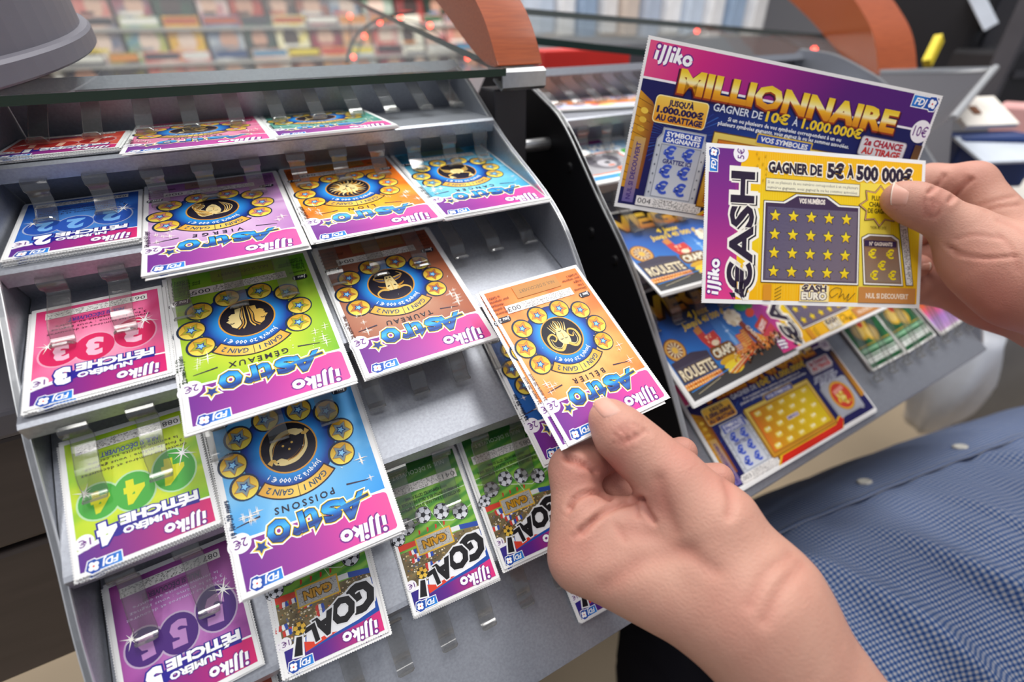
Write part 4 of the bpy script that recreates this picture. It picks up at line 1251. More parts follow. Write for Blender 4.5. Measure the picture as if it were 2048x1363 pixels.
def art_vegas(w=102, h=80):
    a = Art(w, h)
    rnd = random.Random(31)
    sky = lambda x, y: ramp([(0, '120f16'), (.28, '14203e'), (.45, '1d55a8'), (.72, '2f7ac8'), (1, '2a2a30')], y / h + .06 * math.sin(x * .12))
    a.grid(2.2, 2.2, w - 2.2, h - 2.2, 20, 20, sky).up()
    a.poly([(2.2, h - 9), (20, h - 9), (40, h - 13), (70, h - 16), (w - 2.2, h - 28), (w - 2.2, h - 2.2), (2.2, h - 2.2)], lambda x, y: mixc('3a3630', '4a4a4c', (y - h + 16) / 12)).up()
    a.text('VEGAS', w / 2, 21, 14, lambda x, y: mixc('e8c23c', '8a4a14', (y - 6) / 16), 'c', bold=.05, fit=w * .86, out=[(.09, '2a1608')])
    a.text('4 Jeux', w * .46, 29.5, 4.2, 'e8c32c', 'c', 1, bold=.03, shear=.1, fit=19)
    a.text("Jusqu'à 40 000 €", w * .47, 35.6, 4.2, 'e8c32c', 'c', 1, bold=.03, shear=.1, fit=40)
    for k in range(9): a.fan([(52 + k * .6, 34), (57 + k * 2.2 - 8, 62), (58.2 + k * 2.2 - 8, 62)], '5a9ae0')
    # tower
    a.poly([(56.5, 64), (58.2, 46), (58.6, 40), (59.2, 46), (61.5, 64)], '9cc4ee'); a.ell(58.8, 47, 2.0, .7, 'd8ecff', 0, 12)
    # far hotels
    for x0, y0, x1, y1, c in ((54, 58, 66, 68, 'd0552a'), (62, 52, 70, 68, 'c8402a'), (68, 50, 73, 66, 'a83a26'), (46, 56, 53, 66, '7aa8d8')):
        a.rect(x0, y0, x1, y1, lambda x, y, c=c: mixc(c, 'f0a040', (y - y0) / 30))
        a.up()
        for k in range(6): a.rect(x0 + .6, y0 + 1 + k * 1.6, x1 - .6, y0 + 1.5 + k * 1.6, 'f6c86a')
    a.up()
    # roulette dial and its block
    a.circ(12, 45, 8.2, '6a3a1c').up(); a.circ(12, 45, 7.4, 'd9a04a').up(); a.circ(12, 45, 5.6, '7a2a1c').up()
    for k in range(12): t = math.pi * k / 6; a.fan([(12, 45), (12 + 5.4 * math.cos(t), 45 + 5.4 * math.sin(t)), (12 + 5.4 * math.cos(t + .26), 45 + 5.4 * math.sin(t + .26))], 'e8d8b0')
    a.up(); a.circ(12, 45, 2.2, 'e8b84a')
    a.poly([(3, 52), (22, 50), (34, 53), (34, 57), (3, 56)], '40384a').rect(3, 56, 34, 66, '4a4656')
    a.up()
    a.text('ROULETTE', 18.6, 65, 6.8, 'f0e2c0', 'c', 1, bold=.03, fit=28, out=[(.05, '6a4a20')])
    a.rect(2.2, 67, 34, h - 9, lambda x, y: mixc('e0702a', 'f0a83a', rnd.random())).up()
    for k in range(15):
        for yy in (67.6, h - 10): a.circ(3.4 + 2.1 * k, yy, .6, 'fbe0a0', 6)
    for _ in range(150): x, y = rnd.uniform(3, 33), rnd.uniform(68.5, h - 11); a.rect(x, y, x + .8, y + .5, rnd.choice(['f6d05a', 'c83a1c', 'f08a2a', '8a2a14']))
    # tall red sign with feather head
    a.poly([(34, 38), (40, 36), (41, 44), (49, 43), (50, 50), (46, 54), (38, 55), (35, 47)], 'c83a34').up()
    a.poly([(34, 38), (40, 36), (40.4, 41), (35, 42)], 'c9803a')
    for k in range(16): a.circ(39 + 9 * rnd.random(), 44 + 8 * rnd.random(), .55, 'f6c8a0', 6)
    a.ell(44, 51, 3.4, 2, 'f2e0c0', 0, 14); a.up()
    a.rr(35, 53, 56, 62.4, 3, '6a3a1c').up(); a.rr(35.6, 53.6, 55.4, 61.8, 2.6, '8a5a24').up()
    a.text('CRAPS', 45.6, 60.4, 5.4, 'f6ecd0', 'c', 0, bold=.04, fit=18, out=[(.06, '3a200c')])
    for k in range(3): a.ell(46, 64.6 + 3.4 * k, 9.4 - 1.2 * k, 2.6, ('d9a828', 'f0cf3a', 'c8861c')[k], 0, 20); a.up()
    a.ell(45.6, 70.6, 7, 3.6, 'f2d838', 0, 20).up(); a.text('x x', 45.6, 72, 2.6, '8a5a14', 'c', bold=.05)
    # right-hand side: balloon head sign, casino blade, jackpot board
    a.circ(70.4, 40.4, 5.8, 'e8dcc4')
    for k in range(9): t = 2 * math.pi * k / 9; a.circ(70.4 + 5 * math.cos(t), 40.4 + 4.6 * math.sin(t), 2.4, ('f2ead8', 'd8c8a8')[k % 2], 10)
    a.up()
    a.poly([(71, 46), (75.4, 44.6), (80.6, 64), (76.2, 67)], '8a3a26').up(); a.text('CASINO', 76.6, 57, 3, 'f2dcc0', 'c', 75, bold=.04, fit=15)
    a.ell(82, 36, 5, 3, '3a9a3a', 20).ell(87, 42, 4.6, 3, 'c8402a', -20).ell(90, 37, 4, 2.4, '2a7a3a', 0)
    a.up()
    a.poly([(82, 52), (95, 46), (96.6, 53), (84, 59.6)], 'b02a20').up(); a.poly([(82.6, 52.4), (94.6, 46.8), (96, 52.8), (84.2, 58.8)], 'c8463a').up(); a.text('JACKPOT', 89.4, 55.2, 3.4, 'f6e6e0', 'c', -26, bold=.05, fit=11.4)
    a.poly([(79, 56), (83, 59), (83, 68), (78, 70)], 'e89a3a'); a.poly([(83, 60), (97, 54), (98, 60), (84, 68)], lambda x, y: mixc('e07a2a', 'c83a5a', rnd.random())).up()
    for _ in range(210):
        x = rnd.uniform(48, 98); y = rnd.uniform(62 - (x - 48) * .05, 71 - (x - 48) * .12); a.rect(x, y, x + rnd.uniform(.4, 1.6), y + .5, rnd.choice(['f6c84a', 'e0502a', 'f08a3a', '8a4a2a', 'f6ecc8', 'c83a2a']), -12)
    for k in range(6): a.line([(38 + k * 1.2, 72 + k * .4), (60 + k * 2, 66.4 - k * .2)], .5, ('f2e0b0', 'e8702a', 'c83a20')[k % 3])
    for _ in range(90):
        x, y = rnd.uniform(58, 98), rnd.uniform(65, 72); a.ell(x, y - (x - 58) * .12, .8, 1.1, rnd.choice(['1c1612', '3a2014', '5a2a1a', 'b06a3a']), 0, 6)
    a.line([(4, h - 7.6), (40, h - 10.4)], .6, '3a8ad8').line([(8, h - 5), (30, h - 8)], .3, 'd8c8a0')
    return a


def art_fields(seed, kind, w=60, h=70):
    """cards at the back, far out of focus: big plain fields of colour"""
    a = Art(w, h)
    rnd = random.Random(seed)
    if kind == 'clover':
        a.grid(2, 2, w - 2, h - 2, 10, 12, lambda x, y: mixc('2f7a44', '225036', rnd.random())).up()
        for px, py in ((.38, .2), (.62, .2), (.34, .46), (.58, .52), (.46, .34)): a.ell(w * px, h * py, w * .17, h * .13, 'e0b43a', 30); a.up(); a.ell(w * px, h * py, w * .11, h * .09, 'eccb72', 30); a.up(-1)
        a.up(2); a.circ(w * .46, h * .36, w * .07, 'd04a30')
        for y0, c, d in ((.66, 'e0b43a', .012), (.70, '8fc09a', .05), (.79, 'd8e2d8', .02), (.83, 'ecf0ec', .08)): a.rect(3, h * y0, w - 3, h * (y0 + d), c)
        a.rect(3, h * .93, w - 3, h * .97, '1e5a34')
        a.text('NUL SI DECOUVERT', w / 2, h * .885, 2.6, '5a7a62', 'c', fit=w * .7)
    elif kind == 'pink':
        a.grid(2, 2, w - 2, h - 2, 8, 10, lambda x, y: ramp([(0, '2f5a34'), (.35, '3a6a3a'), (.5, 'e07a3a'), (.62, 'e8567a'), (.8, 'b08ad8'), (1, 'd8a8d8')], y / h)).up()
        for _ in range(12): a.circ(rnd.uniform(8, w - 8), rnd.uniform(h * .35, h * .6), rnd.uniform(2, 5), rnd.choice(['f0a03a', 'e8603a', 'f6d05a']))
    elif kind == 'animal':
        a.rect(2, 2, w - 2, h - 2, 'f2f2f4').up()
        a.rect(2, 2, w * .7, 10, lambda x, y: mixc('b0286e', '6a2880', x / w)).rect(2, 10, w - 2, 26, 'a8d0ee').up()
        a.text('LAS', w * .28, 22, 9, 'ffffff', 'c', 2, bold=.08, out=[(.07, '3a78b8')]); a.text('MAX', w * .62, 23, 9, 'ffffff', 'c', 2, bold=.08, out=[(.07, '3a78b8')])
        a.rr(w * .06, 28, w * .66, h - 12, 5, 'e8703a').up(); a.rr(w * .08, 29.5, w * .64, h - 13.5, 4, 'a8a6aa').up()
        # grey pup with dark eyes
        a.ell(w * .36, 46, 15, 13, '77747a', 8).ell(w * .26, 40, 4.4, 7.6, '55525a', 25).ell(w * .50, 40, 4.4, 7.6, '55525a', -25); a.up()
        a.ell(w * .38, 49, 8, 7, 'c0bdc2'); a.up(); a.ell(w * .40, 47.4, 2.8, 2, '2a2830').circ(w * .30, 43, 1.5, '1c1a20', 10).circ(w * .46, 43, 1.5, '1c1a20', 10).ell(w * .40, 53, 3.4, 1.6, 'd8846a')
        a.up(); a.rr(w * .4, h - 20, w * .9, h - 12, 2, 'e8703a').up(); a.text('Lolou', w * .6, h - 14, 4.4, 'ffffff', 'c', bold=.05)
        a.rr(w * .70, 28, w - 2, h - 22, 4, '4ab040').up(); a.rr(w * .74, 31, w - 3, 42, 3, '4a98d8')
        a.rect(2, h - 10, w * .35, h - 4, '4a9ada', 0).rect(w * .3, h - 8, w - 2, h - 3, '5ab43a')
    else:
        a.grid(2, 2, w - 2, h - 2, 6, 6, lambda x, y: mixc('e8e8f0', rnd.choice(['e8a0a8', 'a0c0e8', 'f0b070']), .6)).up()
        for _ in range(16): a.ell(rnd.uniform(8, w - 8), rnd.uniform(8, h - 8), rnd.uniform(4, 10), rnd.uniform(2, 6), rnd.choice(['e88a3a', '4a8ad0', 'f0e8e8', 'd84a5a', '8a6a9a', 'f6d86a']), rnd.uniform(-30, 30))
        a.up(); a.poly([(w * .3, h * .45), (w - 3, h * .5), (w - 3, h * .72), (w * .25, h * .66)], 'f08a2a')
    return a
# ------------------------------------------------------------------ cards
KA = 0.83


def card(name_mesh, mw, label, group=None, cat='scratch card'):
    o = put('scratch_card', name_mesh)
    o.matrix_world = mw
    return tag(o, label, cat, group)


def frame_mat(o, ex, ey, ez):
    m = Matrix((ex, ey, ez)).transposed().to_4x4()
    return Matrix.Translation(Vector(o)) @ m


def vec(r, du, dv, dh=0.0):
    c, s = math.cos(TH[r]), math.sin(TH[r])
    return Vector((du, dv * c - dh * s, dv * s + dh * c))


def on_rack1(mesh, w, h, r, x, ph, dv, n, label, what, seed=0, sag=0.0, dh=0.0):
    """top card plus the cards stacked below it; w, h in metres, printed side up, head towards the front lip"""
    rnd = random.Random(seed)
    out = []
    for i in range(n + 1):
        p = ph + (rnd.uniform(-.012, .012) if i else 0)
        jx, jy = (rnd.uniform(-.0011, .0011), rnd.uniform(-.0012, .0004)) if i else (0, 0)
        eu, ev = vec(r, math.cos(p), math.sin(p)), vec(r, -math.sin(p), math.cos(p))
        n_ = vec(r, 0, 0, 1)
        y, z = rowpt(r, dv, 0)
        o = Vector((x, y, z)) + ev * (h / 2 + jy) + eu * jx + n_ * (-0.00032 * i + dh)
        mw = frame_mat(o, -eu, -ev, n_)
        if i == 0: out.append(card(mesh, mw, label, 'zodiac cards on the first rack' if 'zodiac' in label else 'small cards on the first rack'))
        else: out.append(card(mesh, mw, 'white-edged spare card under the ' + what, 'spares under ' + what))
    return out


ZOD = {
    'virgo': (art_zodiac('virgo', 'VIERGE', 'ecd3ea', 'a86aae', 'f4e2f4', '008', 1, '24 août-23 sept', '4a2a50'), 'card_virgo'),
    'leo': (art_zodiac('leo', 'LION', 'f8d43a', 'ee7a22', 'e04a1c', '049', 2, '23 juil-23 août', '4a2414'), 'card_leo'),
    'cancer': (art_zodiac('cancer', 'CANCER', '9adcf2', '3a9ec8', 'c8f0fa', '012', 3, '22 juin-22 juil', '1c3a4e'), 'card_cancer'),
    'gemini': (art_zodiac('gemini', 'GÉMEAUX', 'e8e23c', '6ab02a', 'c8e04a', '005', 4, '22 mai-21 juin', '26401c'), 'card_gemini'),
    'taurus': (art_zodiac('taurus', 'TAUREAU', 'cfa384', '8e4632', 'b4603a', '004', 5, '21 avril-21 mai', '5a2c20'), 'card_taurus'),
    'aries': (art_zodiac('aries', 'BÉLIER', 'fbd88a', 'f2803a', 'ea5a2a', '003', 6, '21 mars-20 avril', '5a2c14'), 'card_aries'),
    'pisces': (art_zodiac('pisces', 'POISSONS', '9ad4f4', '2a8edc', 'c8ecfc', '021', 7, '19 fév-20 mars', '12305a'), 'card_pisces'),
    'pink': (art_zodiac('archer', 'SAGITTAIRE', 'f2b8cc', 'd8487c', 'f4ccda', '009', 8, '23 nov-21 déc', '5a1c34'), 'card_pink'),
    'teal': (art_zodiac('scorp', 'SCORPION', '8fc4b4', '2f7f72', 'b8dccc', '011', 9, '24 oct-22 nov', '143a34'), 'card_teal'),
    'navy': (art_zodiac('goat', 'CAPRICORNE', '3a8ad0', '123a86', '2a6ab8', '014', 10, '22 déc-20 jan', '0c1430'), 'card_navy'),
}
ZM = {k: a.mesh(n, KA) for k, (a, n) in ZOD.items()}
AW, AH = 0.0581, 0.08343
LUCK = {
    2: art_lucky(2, '5a9ae0', '2458b8', '1c3f96', '067', 12, '2b56b4', '7ab4ee').mesh('card_two', KA, 'tlr'),
    3: art_lucky(3, 'f8b4c8', 'e84a86', 'd41f5c', '063', 13, 'd8285e', 'f2bcd0').mesh('card_three', KA, 'tlr'),
    4: art_lucky(4, 'e2e63a', 'a8cc1e', '4aa826', '088', 14, '46a83c', 'd8d820').mesh('card_four', KA, 'tlr'),
    5: art_lucky(5, 'c888c8', '92328a', '561c66', '087', 15, '4a2476', 'b482bc').mesh('card_five', KA, 'lr'),
    1: art_lucky(1, 'f08a6a', 'cc3a2c', '9a1c20', '031', 16, 'b82a24', 'f0b49a').mesh('card_one', KA, 'tlr'),
    6: art_lucky(6, 'e8a06a', 'a8442c', '7a1c20', '050', 17, '8a2a24', 'f0b49a').mesh('card_six', KA, 'lr'),
}
FW, FH = 0.0435, 0.0501
GOAL = [art_goal('092', 21).mesh('card_goal_a', KA, 'tlr'), art_goal('041', 22).mesh('card_goal_b', KA, 'tlr'), art_goal('085', 23).mesh('card_goal_c', KA, 'tlr')]
GW, GH = 0.03934, 0.06293

on_rack1(LUCK[1], FW, FH, 0, -0.0610, 0.02, 0.0150, 6, 'red lucky-number card under the glass at the rack top left corner', 'red lucky-number cards', 1)
on_rack1(ZM['pink'], AW, AH, 0, -0.008, 0.02, -0.0042, 2, 'pink zodiac card lying under the glass on the top step', 'pink zodiac cards', 2, dh=0.0004)
on_rack1(ZM['teal'], AW, AH, 0, 0.0504, 0.01, 0.0042, 5, 'teal green zodiac card lying under the glass on the top step', 'teal zodiac cards', 3)
on_rack1(LUCK[2], FW, FH, 1, -0.0602, 0.018, 0.0214, 7, 'blue lucky-number card with three bubbles holding the digit 2', 'blue lucky-number cards', 4)
on_rack1(ZM['virgo'], AW, AH, 1, -0.009, 0.009, -0.0088, 4, 'lilac zodiac card with a flowing-haired Virgo woman', 'lilac zodiac cards', 5)
on_rack1(ZM['leo'], AW, AH, 1, 0.0512, 0.015, -0.0069, 2, 'yellow and orange zodiac card with a lion head', 'yellow lion zodiac cards', 6)
on_rack1(ZM['cancer'], AW, AH, 1, 0.1095, -0.003, -0.0056, 6, 'pale cyan zodiac card with a golden crab, at the right end of its step', 'cyan crab zodiac cards', 7)
on_rack1(LUCK[3], FW, FH, 2, -0.0597, 0.019, 0.0184, 6, 'bright pink lucky-number card with three bubbles holding the digit 3', 'pink lucky-number cards', 8)
on_rack1(ZM['gemini'], AW, AH, 2, -0.0068, 0.016, -0.0094, 5, 'lime green zodiac card with the two heads of the twins', 'lime green zodiac cards', 9)
on_rack1(ZM['taurus'], AW, AH, 2, 0.0541, 0.016, -0.0089, 4, 'brown zodiac card with a bull head', 'brown bull zodiac cards', 10)
on_rack1(LUCK[4], FW, FH, 3, -0.0582, 0.028, 0.0137, 7, 'lime green lucky-number card with three bubbles holding the digit 4', 'green lucky-number cards', 11)
on_rack1(ZM['pisces'], AW, AH, 3, -0.0063, 0.001, -0.0137, 6, 'sky blue zodiac card with two golden fishes', 'sky blue fish zodiac cards', 12)


def hit_row1(px, py, r, dh=0.0):
    n = vec(r, 0, 0, 1)
    y, z = rowpt(r, 0, dh)
    d = Vector(CAM_R.T @ np.array([(px - 1024) / FPX, (py - 681.5) / FPX, 1.0]))
    t = (Vector((0, y, z)) - Vector(CAM_C)).dot(n) / d.dot(n)
    p = Vector(CAM_C) + d * t
    return p.x, to_row(r, (p.y, p.z))[0]


bl = hit_row1(1088, 929, 3)
on_rack1(ZM['navy'], AW, AH, 3, bl[0] + AW / 2, 0.006, bl[1], 3, 'dark blue zodiac card half hidden below the held orange card', 'dark blue zodiac cards', 13)
on_rack1(LUCK[5], FW, FH, 4, -0.0597, 0.027, 0.007, 5, 'violet lucky-number card with three bubbles holding the digit 5', 'violet lucky-number cards', 14)
on_rack1(GOAL[0], GW, GH, 4, -0.0129, -0.045, -0.0018, 5, 'football card below the sky blue fish zodiac card', 'leftmost football cards', 15)
on_rack1(GOAL[1], GW, GH, 4, 0.0370, -0.042, -0.0028, 5, 'football card in the middle of the three football stacks', 'middle football cards', 16)
on_rack1(GOAL[2], GW, GH, 4, 0.0792, -0.035, -0.0024, 5, 'football card numbered 085 partly behind the lower hand', 'football cards by the lower hand', 17)
on_rack1(LUCK[6], FW, FH, 5, -0.0597, 0.02, -0.0085, 3, 'red-brown card at the bottom edge below the violet one', 'red-brown cards', 18)
bl = hit_row1(1161, 1250, 5)
on_rack1(GOAL[1], GW, GH, 5, bl[0] + GW / 2, -0.03, bl[1], 2, 'card on the lowest step with only a white corner out past the lower hand', 'lowest cards', 19)

# ---------------- cards in the hands
def held(mesh, C, M, label, cat='scratch card', group=None):
    return card(mesh, Matrix.Translation(Vector(C)) @ Matrix(M).to_4x4(), label, group, cat)


BC = np.array([0.11836503231675201, -0.14269531514226114, -0.0724667924519501])
BM = np.array([[0.9988063447077665, -0.044155037192593866, 0.020885843572210017], [0.04881559524911083, 0.8873730962454991, -0.4584604952620014], [0.0017098045417199281, 0.45893280635171557, 0.8884693330769041]])
_f = np.diag([-1, -1, 1])
KB = 0.91                                             # how far out the lower hand holds its cards
BC = CAM_C + (BC - CAM_C) * KB
KAB = KB
aries = held(ZM['aries'], BC, (BM @ _f * KB).tolist(), 'orange zodiac card with a curly-horned face, pinched in the lower hand')
_c, _s = math.cos(-.018), math.sin(-.018)
held(ZM['aries'], BC + BM @ np.array([-.0024, -.0006, -.0007]), (BM @ np.array([[_c, -_s, 0], [_s, _c, 0], [0, 0, 1]]) @ _f * KB).tolist(), 'orange card peeking out beneath the top one in the lower hand')
CASH = art_cash().mesh('card_stars', 1.0, 'lr')
MILL = art_million('004').mesh('card_gold', 1.0, 'lr')
MILL3 = art_million('003').mesh('card_gold_b', 1.0, 'lr')
VEG = art_vegas().mesh('card_city', 1.0, '')
CC = np.array([0.2525927223625757, -0.16100574261289438, -0.036123081773943314])
CM = np.array([[0.9285796081479814, 0.2701306958275682, -0.2544981699400687], [-0.3541147266882369, 0.4396056888891909, -0.8254390338692236], [-0.11109757726464731, 0.8566074045114086, 0.5038661358514328]])
kc = 127 / 125
CASH_C = CAM_C + (CC - CAM_C) * kc
held(CASH, CASH_C, CM.tolist(), 'yellow and purple card with twenty stars, held in the upper hand in front')
MC = np.array([0.2461713742718548, -0.1324535085755873, -0.0028365919524345334])
MM = np.array([[0.8905045616256759, 0.26672307601910117, -0.3685924937408768], [-0.4173648667454052, 0.1563680449815894, -0.8951846750876296], [-0.1811303225033179, 0.9510035936965554, 0.2505672984291895]])
kmm = 1.035
MILL_C = CAM_C + (MC - CAM_C) * kmm
held(MILL, MILL_C, (MM * 1.04).tolist(), 'wide purple and navy card with a gold headline, held behind the yellow card')

# ---------------- cards on the second rack
def hit2(px, py, r, dh=0.0):
    c, s = math.cos(TH[r]), math.sin(TH[r])
    n = Vector((0, -s, c))
    n = Vector((n.x * math.cos(YAW2) - n.y * math.sin(YAW2), n.x * math.sin(YAW2) + n.y * math.cos(YAW2), n.z))
    y, z = rowpt(r, 0, dh, S2)
    o = Vector(loc2(0, y, z))
    d = Vector(CAM_R.T @ np.array([(px - 1024) / FPX, (py - 681.5) / FPX, 1.0]))
    t = (o - Vector(CAM_C)).dot(n) / d.dot(n)
    return Vector(CAM_C) + d * t, n


def on_rack2(mesh, w, h, r, BL, BR, n, label, what, seed=0, dh=0.0, fit=False):
    rnd = random.Random(seed)
    a, nn = hit2(*BL, r, dh)
    b, _ = hit2(*BR, r, dh)
    ex = (b - a).normalized()
    ey = nn.cross(ex)
    sc = (b - a).length / w if fit else 1.0
    for i in range(n + 1):
        j = ex * rnd.uniform(-.001, .001) + ey * rnd.uniform(-.0014, .0004) if i else Vector()
        o = a + ex * (w * sc / 2) + ey * (h * sc / 2) + j - nn * 0.00034 * i
        mw = frame_mat(o, ex, ey, nn)
        if fit: mw = mw @ Matrix.Scale(sc, 4)
        if i == 0: card(mesh, mw, label, 'cards on the second rack')
        else: card(mesh, mw, 'white-edged spare card under the ' + what, 'spares under ' + what)


on_rack2(MILL3, .157, .0765, 4, (1470, 986), (1780, 803), 6, 'wide navy card with a gold field of ingots, on the second rack', 'gold-field cards', 31)
on_rack2(VEG, .102, .08, 3, (1389, 812), (1572, 716), 5, 'lower of the two night-city cards with casino signs, whole picture in view', 'lower night-city cards', 32)
on_rack2(VEG, .102, .08, 2, (1321, 589), (1500, 540), 4, 'upper of the two night-city cards, behind the two held cards', 'upper night-city cards', 33)
on_rack2(CASH, .127, .0785, 3, (1568, 713), (1772, 616), 4, 'yellow and purple star card lying in the rack below the held one', 'yellow star cards in the rack', 34)
CLOV = art_fields(41, 'clover').mesh('card_clover', .83, '')
PNK = art_fields(43, 'pink').mesh('card_flower', .83, '')
DOG = art_fields(44, 'animal', 90, 78).mesh('card_animal', .9, '')
MISC = art_fields(45, 'misc', 120, 75).mesh('card_misc', .9, '')
on_rack2(CLOV, .0498, .0581, 4, (1746, 742), (1803, 711), 3, 'green card with yellow petals right beside the wide navy card', 'green cards beside the navy card', 35)
on_rack2(CLOV, .0498, .0581, 4, (1815, 706), (1864, 675), 3, 'green card with yellow petals, farther right in the row of green cards', 'farther green cards', 36)
on_rack2(PNK, .0498, .0581, 4, (1881, 668), (1921, 642), 3, 'pink and violet flowered card at the far end of the row', 'pink flowered cards', 37)
on_rack2(PNK, .0498, .0581, 4, (1931, 634), (1975, 606), 2, 'flowered card below the wrist at the end of the second rack', 'flowered cards by the wrist', 38)
on_rack2(DOG, .081, .0702, 1, (1190, 368), (1330, 341), 4, 'white card with a grey puppy picture', 'puppy cards', 39)
on_rack2(MISC, .108, .0675, 0, (1086, 221), (1262, 211), 4, 'pale mixed-colour card on the top step of the second rack', 'pale mixed-colour cards', 40)
on_rack2(MISC, .108, .0675, 0, (1290, 212), (1480, 205), 3, 'mixed-colour card behind the held wide card', 'hidden mixed-colour cards', 41)
# ------------------------------------------------------------------ the person: hands, arms, shirt
def rc(P, a, b, ra, rb):
    ab = b - a
    t = np.clip(((P - a) @ ab) / (ab @ ab), 0, 1)
    return np.linalg.norm(P - a - t[:, None] * ab, axis=1) - (ra + (rb - ra) * t)


def smin(a, b, k):
    h = np.maximum(k - np.abs(a - b), 0) / k
    return np.minimum(a, b) - h * h * k * 0.25


class Flesh:
    """a hand and forearm as blended tapering limbs; joints given as (px, py, distance, radius px)"""

    def __init__(s, palm, fingers, kd=1.0, kpalm=0.009):
        J = lambda j: (at(j[0], j[1], j[2] * kd), j[3] / FPX * j[2] * kd)
        s.palm = [[J(q) for q in ch] for ch in palm]
        s.fing = [([J(q) for q in ch], kf, kp) for ch, kf, kp in fingers]
        s.kp = kpalm
        pts = [j for ch in s.palm for j in ch] + [j for f in s.fing for j in f[0]]
        s.lo = np.min([p - r for p, r in pts], axis=0) - 0.004
        s.hi = np.max([p + r for p, r in pts], axis=0) + 0.004

    def chain(s, P, ch, k):
        d = None
        for (a, ra), (b, rb) in zip(ch, ch[1:]):
            q = rc(P, a, b, ra, rb)
            d = q if d is None else smin(d, q, k)
        return d

    def __call__(s, P):
        base = None
        for ch in s.palm:
            q = s.chain(P, ch, s.kp)
            base = q if base is None else smin(base, q, s.kp)
        D = base
        for ch, kf, kp in s.fing:
            D = np.minimum(D, smin(base, s.chain(P, ch, kf), kp))
        return D

    def grad(s, P, e=2e-4):
        G = np.stack([s(P + np.eye(3)[i] * e) - s(P - np.eye(3)[i] * e) for i in range(3)], axis=1)
        return G / (np.linalg.norm(G, axis=1, keepdims=True) + 1e-12)

    def march(s, o, d, tmax=0.2):
        """first hit of each ray; a ray that misses gives the surface point nearest to it"""
        t = np.zeros(len(o)); best = np.full(len(o), 9.0); tb = t.copy()
        for _ in range(70):
            q = s(o + d * t[:, None])
            m = np.abs(q) < best
            best[m] = np.abs(q)[m]; tb[m] = t[m]
            t = np.minimum(t + q * 0.9, tmax)
        P = o + d * tb[:, None]
        for _ in range(4): P = P - s(P)[:, None] * s.grad(P)
        return P


def surface(fn, lo, hi, h):
    """quads of the zero level (dual method), only evaluated near the surface"""
    n = np.ceil((hi - lo) / h).astype(int) + 2
    B = 8
    nb = -(-n // B)
    F = np.full(tuple(nb * B), 1.0)
    ci = np.stack(np.meshgrid(*[np.arange(k) for k in nb], indexing='ij'), -1).reshape(-1, 3)
    cc = lo + (ci * B + (B - 1) / 2) * h
    dc = fn(cc)
    loc = np.stack(np.meshgrid(*[np.arange(B)] * 3, indexing='ij'), -1).reshape(-1, 3)
    near = np.abs(dc) < h * B * 0.95 + 0.002
    for k in np.nonzero(~near)[0]:
        i = ci[k] * B
        F[i[0]:i[0] + B, i[1]:i[1] + B, i[2]:i[2] + B] = dc[k]
    act = ci[near]
    for st in range(0, len(act), 400):
        blk = act[st:st + 400]
        idx = (blk[:, None, :] * B + loc[None]).reshape(-1, 3)
        F[idx[:, 0], idx[:, 1], idx[:, 2]] = fn(lo + idx * h)
    S = F < 0
    c8 = [(i, j, k) for i in (0, 1) for j in (0, 1) for k in (0, 1)]
    sh = np.array(F.shape) - 1
    cnt = sum(S[i:i + sh[0], j:j + sh[1], k:k + sh[2]].astype(int) for i, j, k in c8)
    cells = np.argwhere((cnt > 0) & (cnt < 8))
    vid = np.full(tuple(sh), -1)
    vid[tuple(cells.T)] = np.arange(len(cells))
    V = lo + (cells + 0.5) * h
    Q = []
    for ax in range(3):
        a, b = [(1, 2), (2, 0), (0, 1)][ax]
        e = np.eye(3, dtype=int)
        s0 = S
        s1 = np.roll(S, -1, axis=ax)
        m = (s0 != s1)
        sl = [slice(1, -1)] * 3
        mm = np.zeros_like(m); mm[tuple(sl)] = m[tuple(sl)]
        E = np.argwhere(mm)
        E = E[(E < sh).all(1)]
        q = np.stack([vid[tuple((E - o).T)] for o in (0 * e[a], e[a], e[a] + e[b], e[b])], 1)
        fl = s0[tuple(E.T)]
        q[~fl] = q[~fl][:, ::-1]
        Q.append(q[(q >= 0).all(1)])
    return V, np.concatenate(Q)


def relax(V, Q, n=2, w=0.5):
    for _ in range(n):
        acc = np.zeros_like(V); c = np.zeros(len(V))
        for i in range(4):
            a, b = Q[:, i], Q[:, (i + 1) % 4]
            np.add.at(acc, a, V[b]); np.add.at(acc, b, V[a])
            np.add.at(c, a, 1); np.add.at(c, b, 1)
        V = V + w * (acc / np.maximum(c, 1)[:, None] - V)
    return V


def seg_dist(U, pl):
    d = np.full(len(U), 1e9)
    for a, b in zip(pl, pl[1:]):
        a, b = np.array(a, float), np.array(b, float)
        t = np.clip(((U - a) @ (b - a)) / ((b - a) @ (b - a)), 0, 1)
        d = np.minimum(d, np.linalg.norm(U - a - t[:, None] * (b - a), axis=1))
    return d


